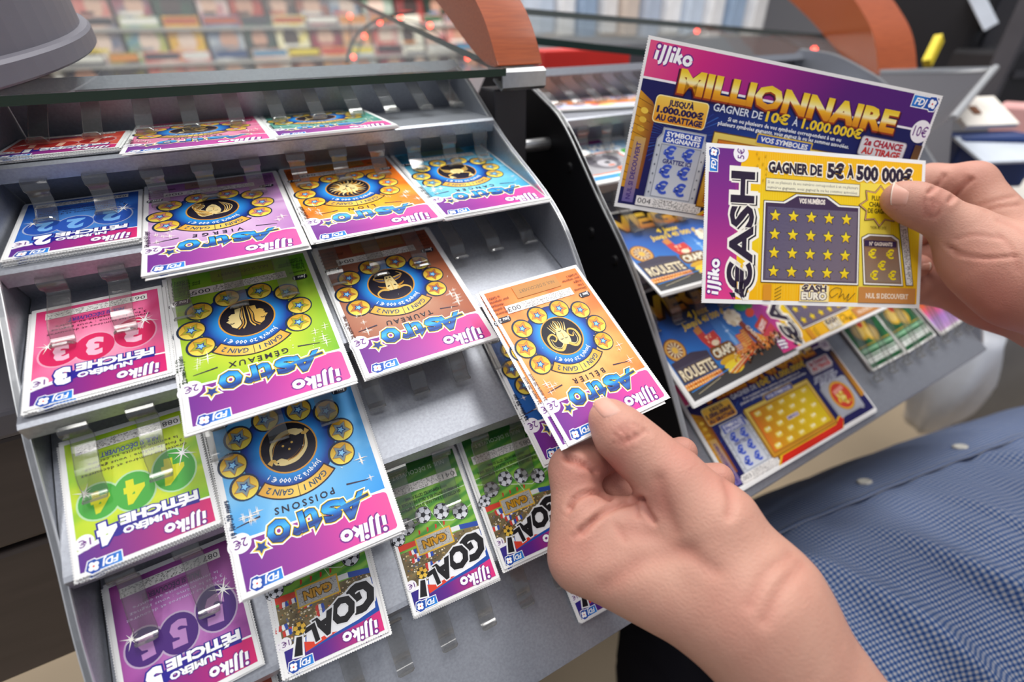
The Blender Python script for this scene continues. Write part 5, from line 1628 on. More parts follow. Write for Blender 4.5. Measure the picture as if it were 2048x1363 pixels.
def sculpt(fl, h, creases, reds, kd):
    V, Q = surface(fl, fl.lo, fl.hi, h)
    V = relax(V, Q, 1, .5)
    for _ in range(3):
        V = V - fl(V)[:, None] * fl.grad(V) * 0.9
    V = relax(V, Q, 2, .4)
    N = fl.grad(V)
    U, D = pix(V)
    view = (V - CAM_C); view /= np.linalg.norm(view, axis=1, keepdims=True)
    face = np.clip(-(N * view).sum(1) * 2.5, 0, 1)
    tone = np.tile(np.array(lin('c08f7d')), (len(V), 1))
    # blotches and warm joints are the skin's own colour
    w = sum(np.sin(V @ np.array(k) + p) for k, p in (((210, 90, -160), .3), ((-130, 240, 70), 1.7), ((60, -150, 260), 4.1))) / 3
    w2 = sum(np.sin(V @ np.array(k) + p) for k, p in (((610, 390, -460), .3), ((-530, 640, 370), 1.7), ((360, -550, 760), 4.1))) / 3
    tone *= 1 + 0.05 * w[:, None] * np.array([.3, 1, .9]) + 0.035 * w2[:, None] * np.array([.5, 1, 1])
    for (x, y, r, k) in reds:
        g = np.exp(-(((U - (x, y)) ** 2).sum(1)) / r ** 2) * k
        tone *= 1 - g[:, None] * np.array([.06, .34, .30])
    off = np.zeros(len(V))
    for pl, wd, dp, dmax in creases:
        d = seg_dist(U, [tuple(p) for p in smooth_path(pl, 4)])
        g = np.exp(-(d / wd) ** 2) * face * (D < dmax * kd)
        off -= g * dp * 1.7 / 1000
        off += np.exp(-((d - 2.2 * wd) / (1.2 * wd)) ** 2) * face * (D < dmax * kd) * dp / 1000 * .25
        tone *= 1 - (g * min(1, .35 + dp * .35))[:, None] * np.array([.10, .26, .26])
    V = V + N * off[:, None]
    return V, Q, np.clip(tone, 0, 1)


KD = KB
LH = Flesh(
    palm=[[(1165, 1112, .197, 66), (1500, 1212, .178, 130)],
          [(1190, 1132, .211, 62), (1500, 1220, .190, 112)],
          [(1215, 1142, .224, 58), (1500, 1215, .200, 98)],
          [(1176, 1036, .1975, 50), (1226, 1036, .1965, 38)],
          [(1210, 1080, .197, 46), (1290, 1062, .1945, 52), (1350, 1092, .192, 60)],
          [(1343, 962, .190, 50), (1428, 1052, .184, 80), (1498, 1188, .178, 118)],
          [(1500, 1218, .179, 132), (1560, 1302, .174, 121), (1640, 1398, .171, 112), (1770, 1545, .168, 122), (2080, 1900, .155, 200)]],
    fingers=[([(1217, 836, .1975, 39), (1242, 867, .1955, 50), (1288, 909, .1935, 54), (1344, 957, .190, 59), (1398, 1022, .187, 68)], .006, .0055),
             ([(1165, 1112, .197, 62), (1148, 940, .2070, 47), (1212, 902, .2175, 37), (1262, 888, .2240, 28)], .004, .005),
             ([(1190, 1120, .212, 58), (1186, 952, .2235, 40), (1275, 934, .233, 38), (1364, 903, .236, 30)], .004, .003),
             ([(1215, 1135, .224, 56), (1216, 986, .2230, 37), (1335, 966, .240, 35), (1436, 956, .239, 31)], .004, .003),
             ([(1240, 1150, .235, 50), (1240, 1050, .250, 36), (1360, 1030, .252, 32), (1420, 1012, .250, 28)], .004, .003)], kd=KD)
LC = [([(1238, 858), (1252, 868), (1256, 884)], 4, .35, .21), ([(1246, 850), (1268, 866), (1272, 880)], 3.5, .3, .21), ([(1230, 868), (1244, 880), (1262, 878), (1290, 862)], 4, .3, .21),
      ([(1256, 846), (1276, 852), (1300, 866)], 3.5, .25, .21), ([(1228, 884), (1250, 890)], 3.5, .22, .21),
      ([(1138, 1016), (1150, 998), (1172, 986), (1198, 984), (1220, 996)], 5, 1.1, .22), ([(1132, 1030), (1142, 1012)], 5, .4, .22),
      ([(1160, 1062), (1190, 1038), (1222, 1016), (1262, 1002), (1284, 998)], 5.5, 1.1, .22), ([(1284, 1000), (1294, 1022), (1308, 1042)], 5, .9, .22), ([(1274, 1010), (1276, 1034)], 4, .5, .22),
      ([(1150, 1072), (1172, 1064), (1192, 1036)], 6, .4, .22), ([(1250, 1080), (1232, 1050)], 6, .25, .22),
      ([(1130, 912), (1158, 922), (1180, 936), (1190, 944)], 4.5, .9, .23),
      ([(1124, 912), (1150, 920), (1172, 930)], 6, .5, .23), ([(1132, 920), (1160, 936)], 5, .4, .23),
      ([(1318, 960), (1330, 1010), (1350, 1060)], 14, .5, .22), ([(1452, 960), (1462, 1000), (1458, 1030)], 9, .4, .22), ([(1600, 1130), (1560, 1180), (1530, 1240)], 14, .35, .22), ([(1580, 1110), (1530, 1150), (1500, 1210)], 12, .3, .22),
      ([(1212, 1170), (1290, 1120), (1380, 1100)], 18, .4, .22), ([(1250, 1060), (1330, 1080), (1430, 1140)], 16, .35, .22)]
LR = [(1252, 872, 30, .45), (1195, 850, 26, .3), (1140, 940, 60, .5), (1150, 1090, 55, .45), (1300, 1010, 45, .5), (1360, 905, 45, .4), (1440, 955, 45, .4), (1220, 970, 50, .5), (1480, 1230, 80, .25), (1230, 930, 30, .7)]
RH = Flesh(
    palm=[[(1942, 366, .262, 38), (2040, 500, .250, 56), (2170, 610, .238, 94)],
          [(1962, 512, .240, 68), (2060, 556, .229, 96), (2170, 606, .232, 98)],
          [(1985, 440, .268, 44), (2170, 610, .245, 90)],
          [(1886, 568, .285, 42), (1990, 594, .270, 58), (2170, 640, .245, 92)],
          [(2170, 615, .238, 100), (2420, 720, .235, 118), (2900, 900, .26, 150)]],
    fingers=[([(1799, 396, .2445, 32), (1826, 406, .2440, 36), (1862, 422, .2430, 36), (1925, 462, .2405, 44), (1985, 518, .236, 72)], .006, .009),
             ([(1942, 366, .262, 38), (1858, 366, .276, 35), (1795, 392, .282, 32), (1735, 412, .281, 28)], .004, .005),
             ([(1985, 440, .270, 40), (1890, 440, .287, 34), (1800, 470, .288, 32), (1770, 500, .282, 26)], .004, .003),
             ([(1990, 500, .275, 38), (1880, 505, .292, 33), (1790, 536, .290, 30), (1836, 532, .277, 23)], .004, .003),
             ([(1990, 560, .275, 40), (1886, 568, .287, 40), (1810, 580, .290, 30)], .004, .004)], kd=1.0)
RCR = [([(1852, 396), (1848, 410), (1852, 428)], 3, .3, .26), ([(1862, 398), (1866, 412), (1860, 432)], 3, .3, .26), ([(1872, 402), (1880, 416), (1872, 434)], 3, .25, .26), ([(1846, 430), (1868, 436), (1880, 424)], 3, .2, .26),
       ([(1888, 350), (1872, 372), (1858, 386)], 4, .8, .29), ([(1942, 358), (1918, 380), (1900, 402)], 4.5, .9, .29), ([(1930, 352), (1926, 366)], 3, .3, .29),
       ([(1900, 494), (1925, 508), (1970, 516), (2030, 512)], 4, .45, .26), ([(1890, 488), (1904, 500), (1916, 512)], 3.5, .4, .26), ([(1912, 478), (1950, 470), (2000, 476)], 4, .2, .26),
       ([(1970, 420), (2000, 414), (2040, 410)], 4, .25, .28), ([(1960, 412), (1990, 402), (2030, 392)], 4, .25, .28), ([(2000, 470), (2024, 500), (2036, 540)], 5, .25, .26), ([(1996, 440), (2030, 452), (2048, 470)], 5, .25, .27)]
RR = [(1862, 414, 26, .4), (1785, 410, 22, .35), (1945, 345, 36, .35), (1900, 370, 36, .35), (1842, 530, 30, .4), (1960, 580, 90, .4), (1990, 640, 90, .6)]

person = empty('person', tuple(at(2000, 1150, .45)))
tag(person, 'person in a blue checked shirt holding cards in both hands', 'person')


def skin_mesh(parts, name):
    V = np.concatenate([p[0] for p in parts])
    T = np.concatenate([p[2] for p in parts])
    n = np.cumsum([0] + [len(p[0]) for p in parts])
    F = np.concatenate([p[1] + n[i] for i, p in enumerate(parts)])
    m = raw(name, V - np.array(person.location), F.tolist())
    a = m.color_attributes.new('tone', 'FLOAT_COLOR', 'POINT')
    a.data.foreach_set('color', np.c_[T, np.ones(len(T))].astype(np.float32).ravel())
    return m


def limb(pts, h=0.008):
    """coarser run of the arm beyond the picture"""
    ch = [(np.array(p), r) for p, r in pts]

    class L(Flesh):
        def __init__(s):
            s.palm, s.fing, s.kp = [ch], [], .02
            s.lo = np.min([p - r for p, r in ch], axis=0) - .02
            s.hi = np.max([p + r for p, r in ch], axis=0) + .02
    f = L()
    V, Q = surface(f, f.lo, f.hi, h)
    V = relax(V, Q, 2)
    return V, Q, np.tile(np.array(lin('c08f7d')), (len(V), 1))


SH_A, SH_B = at(1690, 1285, .44), at(2330, 1010, .54)     # the line the torso is wrapped around
AX = SH_B - SH_A
AXL = np.linalg.norm(AX); AX = AX / AXL
mid = (SH_A + SH_B) / 2
e1 = (CAM_C - mid); e1 -= AX * (e1 @ AX); e1 /= np.linalg.norm(e1)
e2 = np.cross(AX, e1)
if (CAM_R @ e2)[1] > 0: e2 = -e2                          # points up in the picture: the wearer's front
RA, RB = 0.150, 0.126
shoulder_l = SH_B + AX * 0.10 + e1 * 0.10
shoulder_r = SH_B + AX * 0.10 - e1 * 0.13
el_l = at(2080, 1900, .155 * KD)
el_r = at(2900, 900, .26)
parts = [sculpt(LH, 0.0012, LC, LR, KD), sculpt(RH, 0.0013, RCR, RR, 1.0),
         limb([(el_l, .032), (el_l * .75 + np.array(at(2750, 2000, .33)) * .25, .044), (np.array(at(2750, 2000, .33)), .052), (shoulder_l + e1 * .05, .056)]), limb([(el_r, .042), (shoulder_r, .056)]), limb([(SH_A + AX * .05, .09), (SH_B, .10), (SH_B + AX * .12, .09)], .012)]
body = put('body', skin_mesh(parts, 'body'), MT['skin'], person, smooth=True)


def nail(fl, quad, n=14, m=12, lift=0.0004, kd=1.0, dist=0.16, white=0.16, name='fingernail'):
    """curved plate lying on the finger; quad in photo pixels: free-edge left, free-edge right, root right, root left"""
    q = [np.array(p, float) for p in quad]
    U = []
    for j in range(m + 1):
        for i in range(n + 1):
            s_, t = i / n, j / m
            # rounded corners at the root, slightly bowed free edge
            sx = (s_ - .5) * (1 - .20 * t ** 4 - .05 * (1 - t) ** 4) + .5
            bow = 0.10 * (1 - (2 * s_ - 1) ** 2)
            tt = t + bow * (t - .5) * 1.2
            U.append((q[0] * (1 - sx) + q[1] * sx) * (1 - tt) + (q[3] * (1 - sx) + q[2] * sx) * tt)
    U = np.array(U)
    d = np.stack([(U[:, 0] - 1024) / FPX, (U[:, 1] - 681.5) / FPX, np.ones(len(U))], 1) @ CAM_R
    L = np.linalg.norm(d, axis=1, keepdims=True)
    P = fl.march(CAM_C + d * dist * kd, d / L)
    N = fl.grad(P)
    s_ = np.tile(np.arange(n + 1) / n, m + 1); t = np.repeat(np.arange(m + 1) / m, n + 1)
    e = np.minimum(np.minimum(s_, 1 - s_) * 4, np.minimum((1 - t) * 3, 1))
    rise = lift * np.clip(e, 0, 1) ** .5 + 0.0004 * np.clip(1 - t * 4, 0, 1) - 0.0003
    V = P + N * rise[:, None]
    T = np.tile(np.array(lin('d6a08f')), (len(V), 1))
    w = np.clip((white - t) / .05, 0, 1)[:, None]
    T = T * (1 - w) + np.array(lin('efe2d2')) * w
    lun = np.exp(-(((s_ - .5) / .3) ** 2 + ((t - 1) / .22) ** 2))[:, None]
    T = T * (1 - .4 * lun) + np.array(lin('e2beb2')) * .4 * lun
    F = [(j * (n + 1) + i, j * (n + 1) + i + 1, (j + 1) * (n + 1) + i + 1, (j + 1) * (n + 1) + i) for j in range(m) for i in range(n)]
    me = raw(name, V - np.array(person.location), F)
    a = me.color_attributes.new('tone', 'FLOAT_COLOR', 'POINT')
    a.data.foreach_set('color', np.c_[T, np.ones(len(T))].astype(np.float32).ravel())
    o = put(name, me, MT['nail'], person, smooth=True)
    return o


nail(LH, [(1182, 808), (1216, 793), (1249, 820), (1204, 839)], kd=KD, white=.08, lift=.0008)
nail(RH, [(1782, 411), (1789, 364), (1821, 380), (1813, 414)], dist=.2, white=.05, lift=.0006)
nail(RH, [(1860, 524), (1859, 540), (1842, 541), (1842, 526)], dist=.22, white=.1)

# ---------------- shirt: woven check in the cloth's own coordinates
gm = mat('gingham_cotton', '5a79ad', 0.85, spec=0.15)
nt = gm.node_tree
uv = nt.nodes.new('ShaderNodeUVMap')
sp_ = nt.nodes.new('ShaderNodeSeparateXYZ')
nt.links.new(uv.outputs[0], sp_.inputs[0])


def mth(op, a, b=None):
    k = nt.nodes.new('ShaderNodeMath'); k.operation = op
    for i, v in enumerate((a, b)):
        if v is None: continue
        if isinstance(v, (int, float)): k.inputs[i].default_value = v
        else: nt.links.new(v, k.inputs[i])
    return k.outputs[0]


stripe = [mth('GREATER_THAN', mth('FRACT', mth('MULTIPLY', sp_.outputs[i], 1 / 0.0030)), 0.5) for i in (0, 1)]
thr = mth('MULTIPLY', mth('ADD', stripe[0], stripe[1]), 0.5)
cr = nt.nodes.new('ShaderNodeValToRGB')
cr.color_ramp.interpolation = 'CONSTANT'
cr.color_ramp.elements[0].color = (*lin('9c9da3'), 1)
cr.color_ramp.elements[1].position = 0.75
cr.color_ramp.elements[1].color = (*lin('233d70'), 1)
e_ = cr.color_ramp.elements.new(0.25); e_.color = (*lin('54698f'), 1)
nt.links.new(thr, cr.inputs[0])
nt.links.new(cr.outputs[0], nt.nodes['Principled BSDF'].inputs['Base Color'])


def cloth(name, u0, u1, p0, p1, nu, nv, lift, folds=1.0, parent=person, closed=False):
    """patch of the torso surface: u along the torso, angle p from the front line round towards the side"""
    V, UV, F = [], [], []
    for j in range(nv + 1):
        p = math.radians(p0 + (p1 - p0) * j / nv)
        for i in range(nu + 1):
            u = u0 + (u1 - u0) * i / nu
            c, s = math.cos(p), math.sin(p)
            nrm = e2 * (c / RB) + e1 * (s / RA); nrm /= np.linalg.norm(nrm)
            k = 1 + .10 * math.sin(u * 5 + .6)
            d = 0.0
            deg = math.degrees(p)
            for (uc, sl, wd, am, pa, pb) in ((.02, .0016, .010, .010, 25, 120), (.085, .0012, .008, .007, 20, 110), (.14, -.0008, .012, .008, 40, 130), (.20, .0018, .009, .005, 10, 90), (.27, .001, .012, .006, 30, 130), (-.05, .0012, .011, .010, 30, 120), (.33, -.001, .012, .006, 20, 100)):
                x = (u - uc - sl * (deg - 90)) / wd
                d += am * math.exp(-x * x) * max(0, math.sin(math.pi * min(max((deg - 32 - pa) / (pb - pa), 0), 1)))
            d += .0022 * math.sin(u * 70 + deg * .09) * math.sin(deg * .05 + u * 11) + .0012 * math.sin(u * 160 - deg * .16)
            V.append(SH_A + AX * u + (e2 * RB * c + e1 * RA * s) * k + nrm * (d * folds + lift) - np.array(person.location))
            UV.append((u, p * (RA + RB) / 2))
    for j in range(nv):
        for i in range(nu):
            F.append((j * (nu + 1) + i, j * (nu + 1) + i + 1, (j + 1) * (nu + 1) + i + 1, (j + 1) * (nu + 1) + i))
    m = raw(name, V, F)
    l = m.uv_layers.new(name='UVMap')
    for lp in m.loops: l.data[lp.index].uv = UV[lp.vertex_index]
    o = put(name, m, gm, parent, smooth=True)
    md = o.modifiers.new('thickness', 'SOLIDIFY'); md.thickness = 0.0008; md.offset = -1
    return o


shirt = cloth('shirt', -0.16, AXL + .14, 46, 390, 260, 220, 0.0)
placket = cloth('shirt_placket', -0.16, AXL + .14, 12, 55, 200, 24, 0.0024, 0.25, shirt)
seam = cloth('placket_seam', -0.16, AXL + .14, 53.6, 55.2, 160, 2, 0.0034, 0.25, shirt)
bt = mat('pearl_button', 'c9c6bd', 0.25, spec=0.6)
for px, py in ((1921, 900), (1731, 973)):
    v = CAM_R.T @ np.array([(px - 1024) / FPX, (py - 681.5) / FPX, 1.0])
    # where the sight line meets the placket
    best = min(((np.linalg.norm(np.cross(SH_A + AX * u + (e2 * RB * math.cos(p) + e1 * RA * math.sin(p)) * (1 + .10 * math.sin(u * 5 + .6)) - CAM_C, v)), u, p) for u in np.linspace(-.1, AXL, 160) for p in np.radians(np.linspace(36, 54, 37))))
    _, u, p = best
    nrm = e2 * (math.cos(p) / RB) + e1 * (math.sin(p) / RA); nrm /= np.linalg.norm(nrm)
    c = SH_A + AX * u + (e2 * RB * math.cos(p) + e1 * RA * math.sin(p)) * (1 + .10 * math.sin(u * 5 + .6)) + nrm * 0.0038
    bm = put('button', lathe_mesh('button', [(0, .0002), (.0025, .0002), (.0034, .0010), (.0046, .0014), (.0056, .0008), (.0056, -.0008), (0, -.0008)], 24), bt, shirt, smooth=True)
    bm.matrix_world = Matrix.Translation(Vector(c)) @ Vector(nrm).to_track_quat('Z', 'Y').to_matrix().to_4x4()
    bm.matrix_parent_inverse = Matrix.Identity(4)
    bm.matrix_basis = Matrix.Translation(Vector(c - np.array(person.location))) @ Vector(nrm).to_track_quat('Z', 'Y').to_matrix().to_4x4()
# dark trousers below the shirt
tr = [(SH_A + AX * -.02, .125), (SH_A - AX * .09, .125), (SH_A - AX * .12 + np.array([.02, 0, -.14]), .10), (SH_A - AX * .12 + np.array([.02, 0, -.62]), .085)]
tp = smooth_path([np.r_[p, r] for p, r in tr], 6)
tm = tube_mesh('trousers', [q[:3] - np.array(person.location) for q in tp], [q[3] for q in tp], 28)
put('trousers', tm, mat('dark_trouser_cloth', '17161c', 0.9, spec=.1), person, smooth=True)
# ------------------------------------------------------------------ counter, glass, arms
def solid(name, x0, x1, y0, y1, z0, z1, m, label, cat, bevel=0.002, group=None):
    o = put(name, box_mesh(name, x1 - x0, y1 - y0, z1 - z0, bevel), m)
    o.location = ((x0 + x1) / 2, (y0 + y1) / 2, (z0 + z1) / 2)
    return tag(o, label, cat, group)


cab = mat('dark_brown_laminate', '4a403c', 0.5, noise=(14, 0.14, (1, 1, 8)))
cnt = empty('counter', (-0.6, 0.3, -0.9))
tag(cnt, 'dark brown laminate counter left of and behind the first rack', 'counter')


def cpart(name, x0, x1, y0, y1, z0, z1, m):
    o = put(name, box_mesh(name, x1 - x0, y1 - y0, z1 - z0, 0.002), m, cnt)
    o.location = Vector(((x0 + x1) / 2, (y0 + y1) / 2, (z0 + z1) / 2)) - cnt.location
    return o


cpart('drawer_front', -1.3, -0.098, -0.060, -0.045, -0.150, -0.092, cab)
cpart('drawer_front', -1.3, -0.098, -0.060, -0.045, -0.240, -0.154, cab)
cpart('carcass', -1.3, -0.098, -0.044, 0.5, -0.240, -0.090, cab)
cpart('worktop', -1.3, -0.098, -0.066, 0.5, -0.089, -0.076, mat('grey_worktop', '5d5a60', 0.35))
cpart('carcass', -0.097, 0.62, 0.14, 0.6, -0.900, -0.020, cab)
cpart('worktop', -0.097, 0.62, 0.10, 0.6, -0.019, -0.004, mat('grey_worktop', '5d5a60', 0.35))


def glass_panel(corners, thick, label, edge_dark):
    """corners: front left, front right, back right, back left of the top face"""
    c = [np.array(p, float) for p in corners]
    n = np.cross(c[1] - c[0], c[3] - c[0]); n /= np.linalg.norm(n)
    root = empty('glass_panel', tuple(c[0]))
    tag(root, label, 'glass panel')
    V = [p - c[0] for p in c] + [p - n * thick - c[0] for p in c]
    put('pane', raw('pane', V[:4] + V[4:], [(0, 1, 2, 3), (7, 6, 5, 4)]), MT['glass'], root)
    put('polished_edge', raw('polished_edge', V, [(0, 4, 5, 1), (1, 5, 6, 2), (2, 6, 7, 3), (3, 7, 4, 0)]), edge_dark, root)
    return root


ga = math.radians(8)
gy, gz, gl_ = -0.032, 0.0335, 0.42
glass_panel([(-0.33, gy, gz), (0.1440, gy, gz), (0.1440, gy + gl_ * math.cos(ga), gz + gl_ * math.sin(ga)), (-0.33, gy + gl_ * math.cos(ga), gz + gl_ * math.sin(ga))],
            0.0036, 'clear sloping glass panel over the top step of the first rack', MT['glass_edge'])
G2 = [at(1020, 68, .40), at(1752, 150, .60), at(1690, 72, .72), at(1000, 12, .50)]
glass_panel(G2, 0.006, 'clear glass panel with green edge above the second rack', MT['glass_edge'])


def wooden_arm(loc, yaw, s, label):
    root = empty('wooden_arch', loc)
    tag(root, label, 'wooden arch')
    top = smooth_path([(-.002, 0), (.011, .019), (.027, .033), (.055, .050), (.105, .070), (.175, .086), (.250, .092)], 6)
    bot = smooth_path([(.225, .074), (.150, .058), (.088, .0345), (.0385, .0105), (.016, .0015), (.002, -.0008)], 6)
    m = prism('wooden_bow', [tuple(np.array(p) * s) for p in top + bot], .0285 * s, 0.0007 * s)
    put('wooden_bow', m, MT['wood'], root)
    # folded steel bracket that grips the glass edge
    br = offset_path([(.012 * s, -.0012 * s), (-.0035 * s, -.0012 * s), (-.0062 * s, -.003 * s), (-.0062 * s, -.0105 * s), (-.004 * s, -.0122 * s), (.006 * s, -.0075 * s)], .0013 * s)
    b = put('steel_bracket', prism('steel_bracket', br, .0275 * s), MT['chrome'], root)
    b.location = (.0006 * s, 0, 0)
    root.rotation_euler = (0, 0, yaw)
    return root


wooden_arm((0.1418, -0.0245, 0.0345), 0, 1.0, 'curved brown wooden support arm with a steel bracket, between the two racks')
a2 = wooden_arm(tuple(at(1752, 150, .60)), -0.35, 1.9, 'far curved brown wooden support arm, blurred above the held wide card')
# dark post under the near arm
pst = empty('support_post', (0.156, -0.004, -0.2))
tag(pst, 'dark steel post between the two racks below the wooden arm', 'post')
o = put('upright', box_mesh('upright', .022, .020, .222, .0012), mat('dark_grey_steel', '3a393d', 0.4, 0.3), pst)
o.location = (0, 0, .111)
o = put('spacer_peg', tube_mesh('spacer_peg', [(0, 0, 0), (.03, 0, 0)], .004, 14), MT['chrome'], pst)
o.location = (.010, -.006, .188)

# grey round pot standing behind the sloping glass
PR = 0.170
pot = empty('round_pot', (-0.045 - PR, 0.060, gz + 0.092 * math.tan(ga) + 0.0002))
tag(pot, 'large grey round metal drum standing on the glass at the top left corner', 'drum')
gm_ = mat('grey_powder_coat', '77757e', 0.45, 0.2)
p = put('drum', lathe_mesh('drum', [(0, .004), (PR - .004, .004), (PR - .004, .150), (PR - .006, .152), (PR - .010, .150), (PR - .010, .02), (0, .02)], 96), gm_, pot)
p = put('base_ring', lathe_mesh('base_ring', [(0, 0), (PR - .001, 0), (PR, .001), (PR, .0075), (PR - .001, .0088), (PR - .004, .0092), (PR - .004, .003), (0, .003)], 96), gm_, pot)
pot.rotation_euler = (ga, 0, 0)

# ------------------------------------------------------------------ things farther back, all out of focus
def box_at(name, px, py, d, w, h, t, col, label, cat, yaw=0.0, tilt=0.0, roll=0.0, rough=.5, group=None, emit=None, metal=0.0, parts=()):
    o = put(name, box_mesh(name, w, t, h, min(w, h, t) * .08), mat(name + '_paint', col, rough, metal, emit=emit, noise=(20, .1)))
    o.location = tuple(at(px, py, d))
    o.rotation_euler = (tilt, roll, yaw)
    for nm, (dx, dy, dz), (sw, st, sh), c in parts:
        q = put(nm, box_mesh(nm, sw, st, sh, min(sw, st, sh) * .1), mat(nm + '_paint', c, .5), o)
        q.location = (dx, dy, dz)
    return tag(o, label, cat, group)


# magazine stand on the far wall
rnd = random.Random(17)
st = empty('magazine_stand', (0.1, 2.45, -0.9))
tag(st, 'pale magazine stand far behind the first glass panel', 'magazine stand')
wm = mat('pale_shelf', 'b9b7b4', .6)
SX0, SX1 = -0.75, 1.55
for k in range(5):
    o = put('shelf', box_mesh('shelf', SX1 - SX0, .10, .012), wm, st)
    o.location = ((SX0 + SX1) / 2 - .1, .0 + .03 * k, .60 + .125 * k)
o = put('back_board', box_mesh('back_board', SX1 - SX0, .012, .95), wm, st)
o.location = ((SX0 + SX1) / 2 - .1, .19, .95)
PAL = ['c8453a', 'e2c93a', '2f4a78', 'd9d6d0', '28262c', 'b85a3a', '5a8aa8', 'e8e4da', 'a83a4a', 'd88a3a', '3a6a4a', '8a8a92', 'e0b8a0', '46454e', 'f0ead8']

for k in range(5):
    x = SX0 + .06
    while x < SX1 - .1:
        w = rnd.uniform(.10, .15)
        a = Art(w * 1000, 170)
        c0, c1, c2 = (rnd.choice(PAL) for _ in range(3))
        a.grid(0, 0, w * 1000, 170, 3, 5, lambda u, v: mixc(c0, c1, rnd.random() * .8)).up()
        a.rect(4, 6, w * 1000 - 4, 30, c2).up()
        a.ell(w * 500 + rnd.uniform(-14, 14), 90, w * 260, 44, rnd.choice(['d8b09a', 'c99a84', '4a3a38', 'e2c8b8']), 0, 14).up()
        a.rect(w * 120, 112, w * 1000 - rnd.uniform(20, 60), 124, rnd.choice(PAL)).rect(w * 80, 134, w * 700, 142, rnd.choice(PAL))
        m = put('magazine', a.mesh('magazine', 1.0, '', 3.0))
        m.location = (x + w / 2, 2.45 + .03 * k - .01, -.9 + .60 + .125 * k + .088)
        m.rotation_euler = (math.radians(78), 0, rnd.uniform(-.03, .03))
        tag(m, 'blurred magazine in the stand behind the first glass panel', 'magazine', 'magazines on the far stand')
        x += w + rnd.uniform(.004, .02)
# added glowing beads on made-up cables, standing in for red reflections in the glass
bead_glow = mat('red_reflection', 'ff5a4a', .4, emit=('ff4a38', 9.0))
cabm = mat('black_cable', '1a191c', .6)
for grp, pts, d0 in (('added red reflection beads behind the first glass', ((700, 32), (760, 45), (801, 34), (860, 51), (729, 72), (935, 116), (707, 114)), .85), ('added red reflection beads behind the second glass', ((1394, 62), (1466, 58), (1547, 65), (1628, 100), (1272, 111)), .95)):
    P = [at(x, y, d0 + .02 * (i % 3)) for i, (x, y) in enumerate(pts)]
    for i, q in enumerate(P):
        r = .0042 if pts[i] != (1628, 100) else .0062
        o = put('indicator_lamp', lathe_mesh('indicator_lamp', [(0, -r), (r * .7, -r * .7), (r, 0), (r * .7, r * .7), (0, r)], 12), bead_glow, smooth=True)
        o.location = tuple(q)
        tag(o, 'tiny glowing red bead among the ' + grp, 'lamp', grp)
    ordr = sorted(range(len(P)), key=lambda i: pts[i][0])
    c = put('lamp_cable', tube_mesh('lamp_cable', smooth_path([P[i] + np.array([0, .006, -.004]) for i in ordr], 6), .0012, 8), cabm)
    tag(c, 'thin added cable joining the ' + grp, 'cable')
cb = put('bent_cable', tube_mesh('bent_cable', smooth_path([at(693, 125, .55), at(700, 95, .56), at(722, 60, .58), at(770, 34, .6), at(830, 25, .62)], 6), .0016, 8), cabm)
tag(cb, 'black bent cable rising behind the first glass panel', 'cable')

# behind and right of the second rack
box_at('red_box', 1150, 124, .62, .13, .03, .06, 'd4291f', 'bright red box behind the top step of the second rack', 'box')
bk = ['c9d6e8', 'f2f2f4', '9ab0cc', 'e8e8ea', 'd8c8bc', 'b8c4d8', 'f6f6f8']
for i in range(11):
    box_at('book', 1075 + 42 * i, -8 + 3 * (i % 3), 1.5, .052, .20, .12, bk[i % 7], 'pale upright book in the row at the top edge, above the second glass', 'book', group='pale books along the top edge')
box_at('grey_bin', 1250, 122, .75, .08, .05, .08, '4d4a50', 'dark grey tub behind the pale step, left of the held wide card', 'tub')
box_at('till', 1890, 40, 1.05, .34, .22, .20, '151418', 'black till far behind at the top right', 'till', yaw=.2, parts=[('screen', (-.02, -.102, .01), (.20, .004, .12), '2a2a32'), ('keypad', (.12, -.102, -.05), (.06, .006, .08), '3a393e')])
box_at('printer', 1985, 165, .95, .16, .12, .14, '1d1c20', 'black printer at the right edge behind the envelope', 'printer', yaw=-.3, parts=[('paper_slot', (0, -.072, .02), (.11, .004, .012), '3c3b40')])
box_at('paper_bag', 1965, 20, .9, .11, .07, .02, 'dfe8f4', 'white paper bag lying on the black till at the top right corner', 'bag', yaw=.4, tilt=-.7)
box_at('monitor_arm', 2035, 70, .85, .03, .26, .03, '4a484d', 'dark grey upright post at the right edge', 'post')
# grey folded steel tray
tr_ = empty('steel_tray', tuple(at(1850, 230, .56)))
tag(tr_, 'grey folded steel tray behind the upper right corner of the wide card', 'tray')
tl, tr2, br2, bl2 = at(1755, 150, .60), at(1975, 146, .60), at(1905, 238, .50), at(1740, 350, .52)
o0 = np.array(tr_.location)
vv = [tl - o0, tr2 - o0, br2 - o0, at(1895, 345, .50) - o0, bl2 - o0]
me = raw('tray_floor', vv, [(0, 1, 2, 3, 4)])
o = put('tray_floor', me, mat('grey_tray_steel', '5c5a5e', .4, .5), tr_)
md = o.modifiers.new('t', 'SOLIDIFY'); md.thickness = .002
put('bright_rim', tube_mesh('bright_rim', [at(1905, 238, .50) - o0, at(1990, 136, .60) - o0], .004, 10), MT['edge'], tr_)
put('back_rim', tube_mesh('back_rim', [at(1755, 146, .60) - o0, at(1985, 140, .60) - o0], .004, 10), MT['chrome'], tr_)
box_at('yellow_brush', 1866, 102, .70, .016, .040, .010, 'e8cf28', 'yellow tag sticking up behind the grey tray', 'tag', roll=.65, tilt=-.2)
env = box_at('envelope', 1958, 225, .62, .075, .006, .055, 'f1eadf', 'white envelope with a brown mark, right of the grey tray', 'envelope', yaw=-.35, tilt=.5, parts=[('brown_mark', (-.01, 0, .004), (.010, .014, .002), '7a4a2a')])
box_at('pink_cloth', 2035, 240, .7, .07, .04, .05, 'e0a8a4', 'pink cloth at the right edge beside the envelope', 'cloth', yaw=.3)
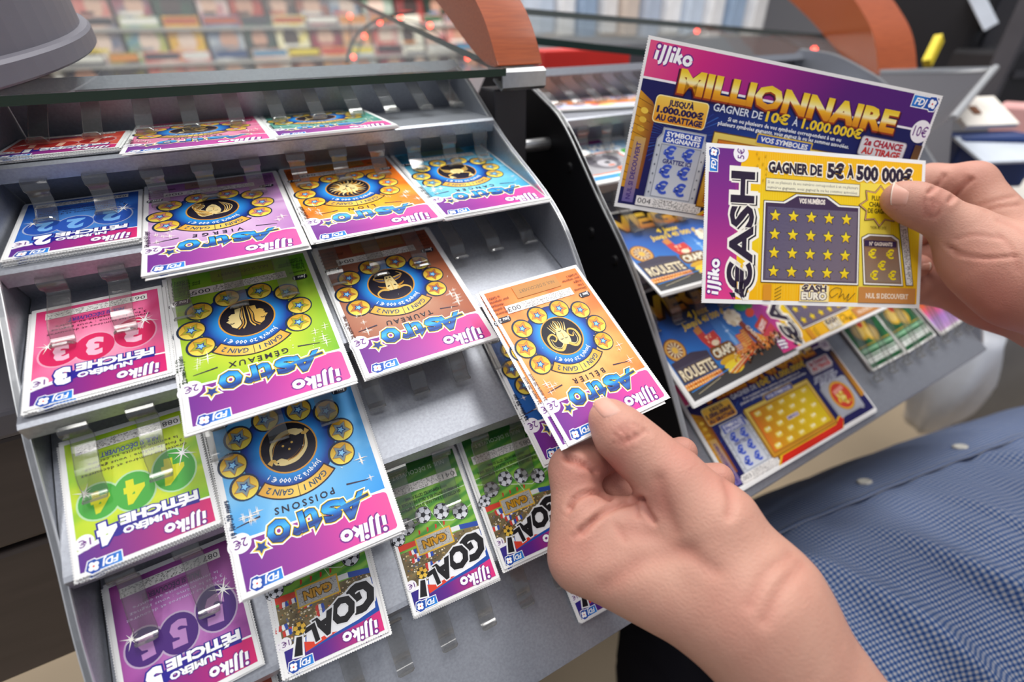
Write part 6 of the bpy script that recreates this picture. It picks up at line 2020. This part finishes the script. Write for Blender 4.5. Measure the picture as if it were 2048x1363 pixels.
box_at('blue_box', 1955, 318, .62, .10, .06, .05, '20386e', 'dark blue box behind the upper hand', 'box', yaw=-.5)
box_at('paper_sheet', 2005, 298, .58, .09, .003, .055, 'cfd6e0', 'pale sheet of paper on the dark blue box', 'paper', yaw=-.4, tilt=.35)
box_at('paper_stack', 2035, 405, .66, .09, .03, .08, 'd4cfc6', 'stack of pale papers right of the upper hand', 'papers', yaw=-.5, tilt=.2)
box_at('dark_bench', 1990, 420, .80, .50, .05, .30, '38363c', 'dark bench top behind the upper hand', 'bench', yaw=-.4)
# below the right end of the second rack
bagm = mat('white_plastic', 'e6e9f0', .35, noise=(30, .06))


def hanging_bag(loc, w, h, d, label):
    bm = bmesh.new()
    n = 22
    rings = []
    for j in range(12):
        t = j / 11
        ring = []
        for i in range(n):
            a = 2 * math.pi * i / n
            r = (.55 + .45 * math.sin(math.pi * min(1, t * .9 + .12))) * (1 + .12 * math.sin(5 * a + 3 * t) + .07 * math.sin(9 * a - 4 * t))
            ring.append(bm.verts.new((w / 2 * r * math.cos(a), d / 2 * r * math.sin(a), h * (.5 - t))))
        rings.append(ring)
    for j in range(11):
        for i in range(n): bm.faces.new((rings[j][i], rings[j][(i + 1) % n], rings[j + 1][(i + 1) % n], rings[j + 1][i]))
    bm.faces.new(rings[0][::-1]); bm.faces.new(rings[-1])
    o = put('plastic_bag', bm_mesh(bm, 'plastic_bag'), bagm, smooth=True)
    o.location = loc
    return tag(o, label, 'bag')


hanging_bag(tuple(at(1905, 755, .80)), .13, .20, .10, 'white plastic bag hanging below the right end of the second rack')
box_at('red_label', 1952, 750, .77, .012, .05, .02, 'c8394a', 'narrow red packet at the side of the white plastic bag', 'packet')
box_at('black_holdall', 2000, 800, .95, .16, .16, .12, '1e1d26', 'black holdall on the floor right of the white bag', 'bag', yaw=.4, parts=[('strap', (0, -.065, .04), (.10, .01, .02), '3a3a44')])
box_at('grey_screen', 2040, 720, .75, .10, .30, .03, '8b8884', 'grey upright panel at the right edge under the wrist', 'screen', yaw=-.6)
box_at('white_cup', 2010, 860, .92, .05, .06, .05, 'eeeef0', 'white cup by the black holdall', 'cup')
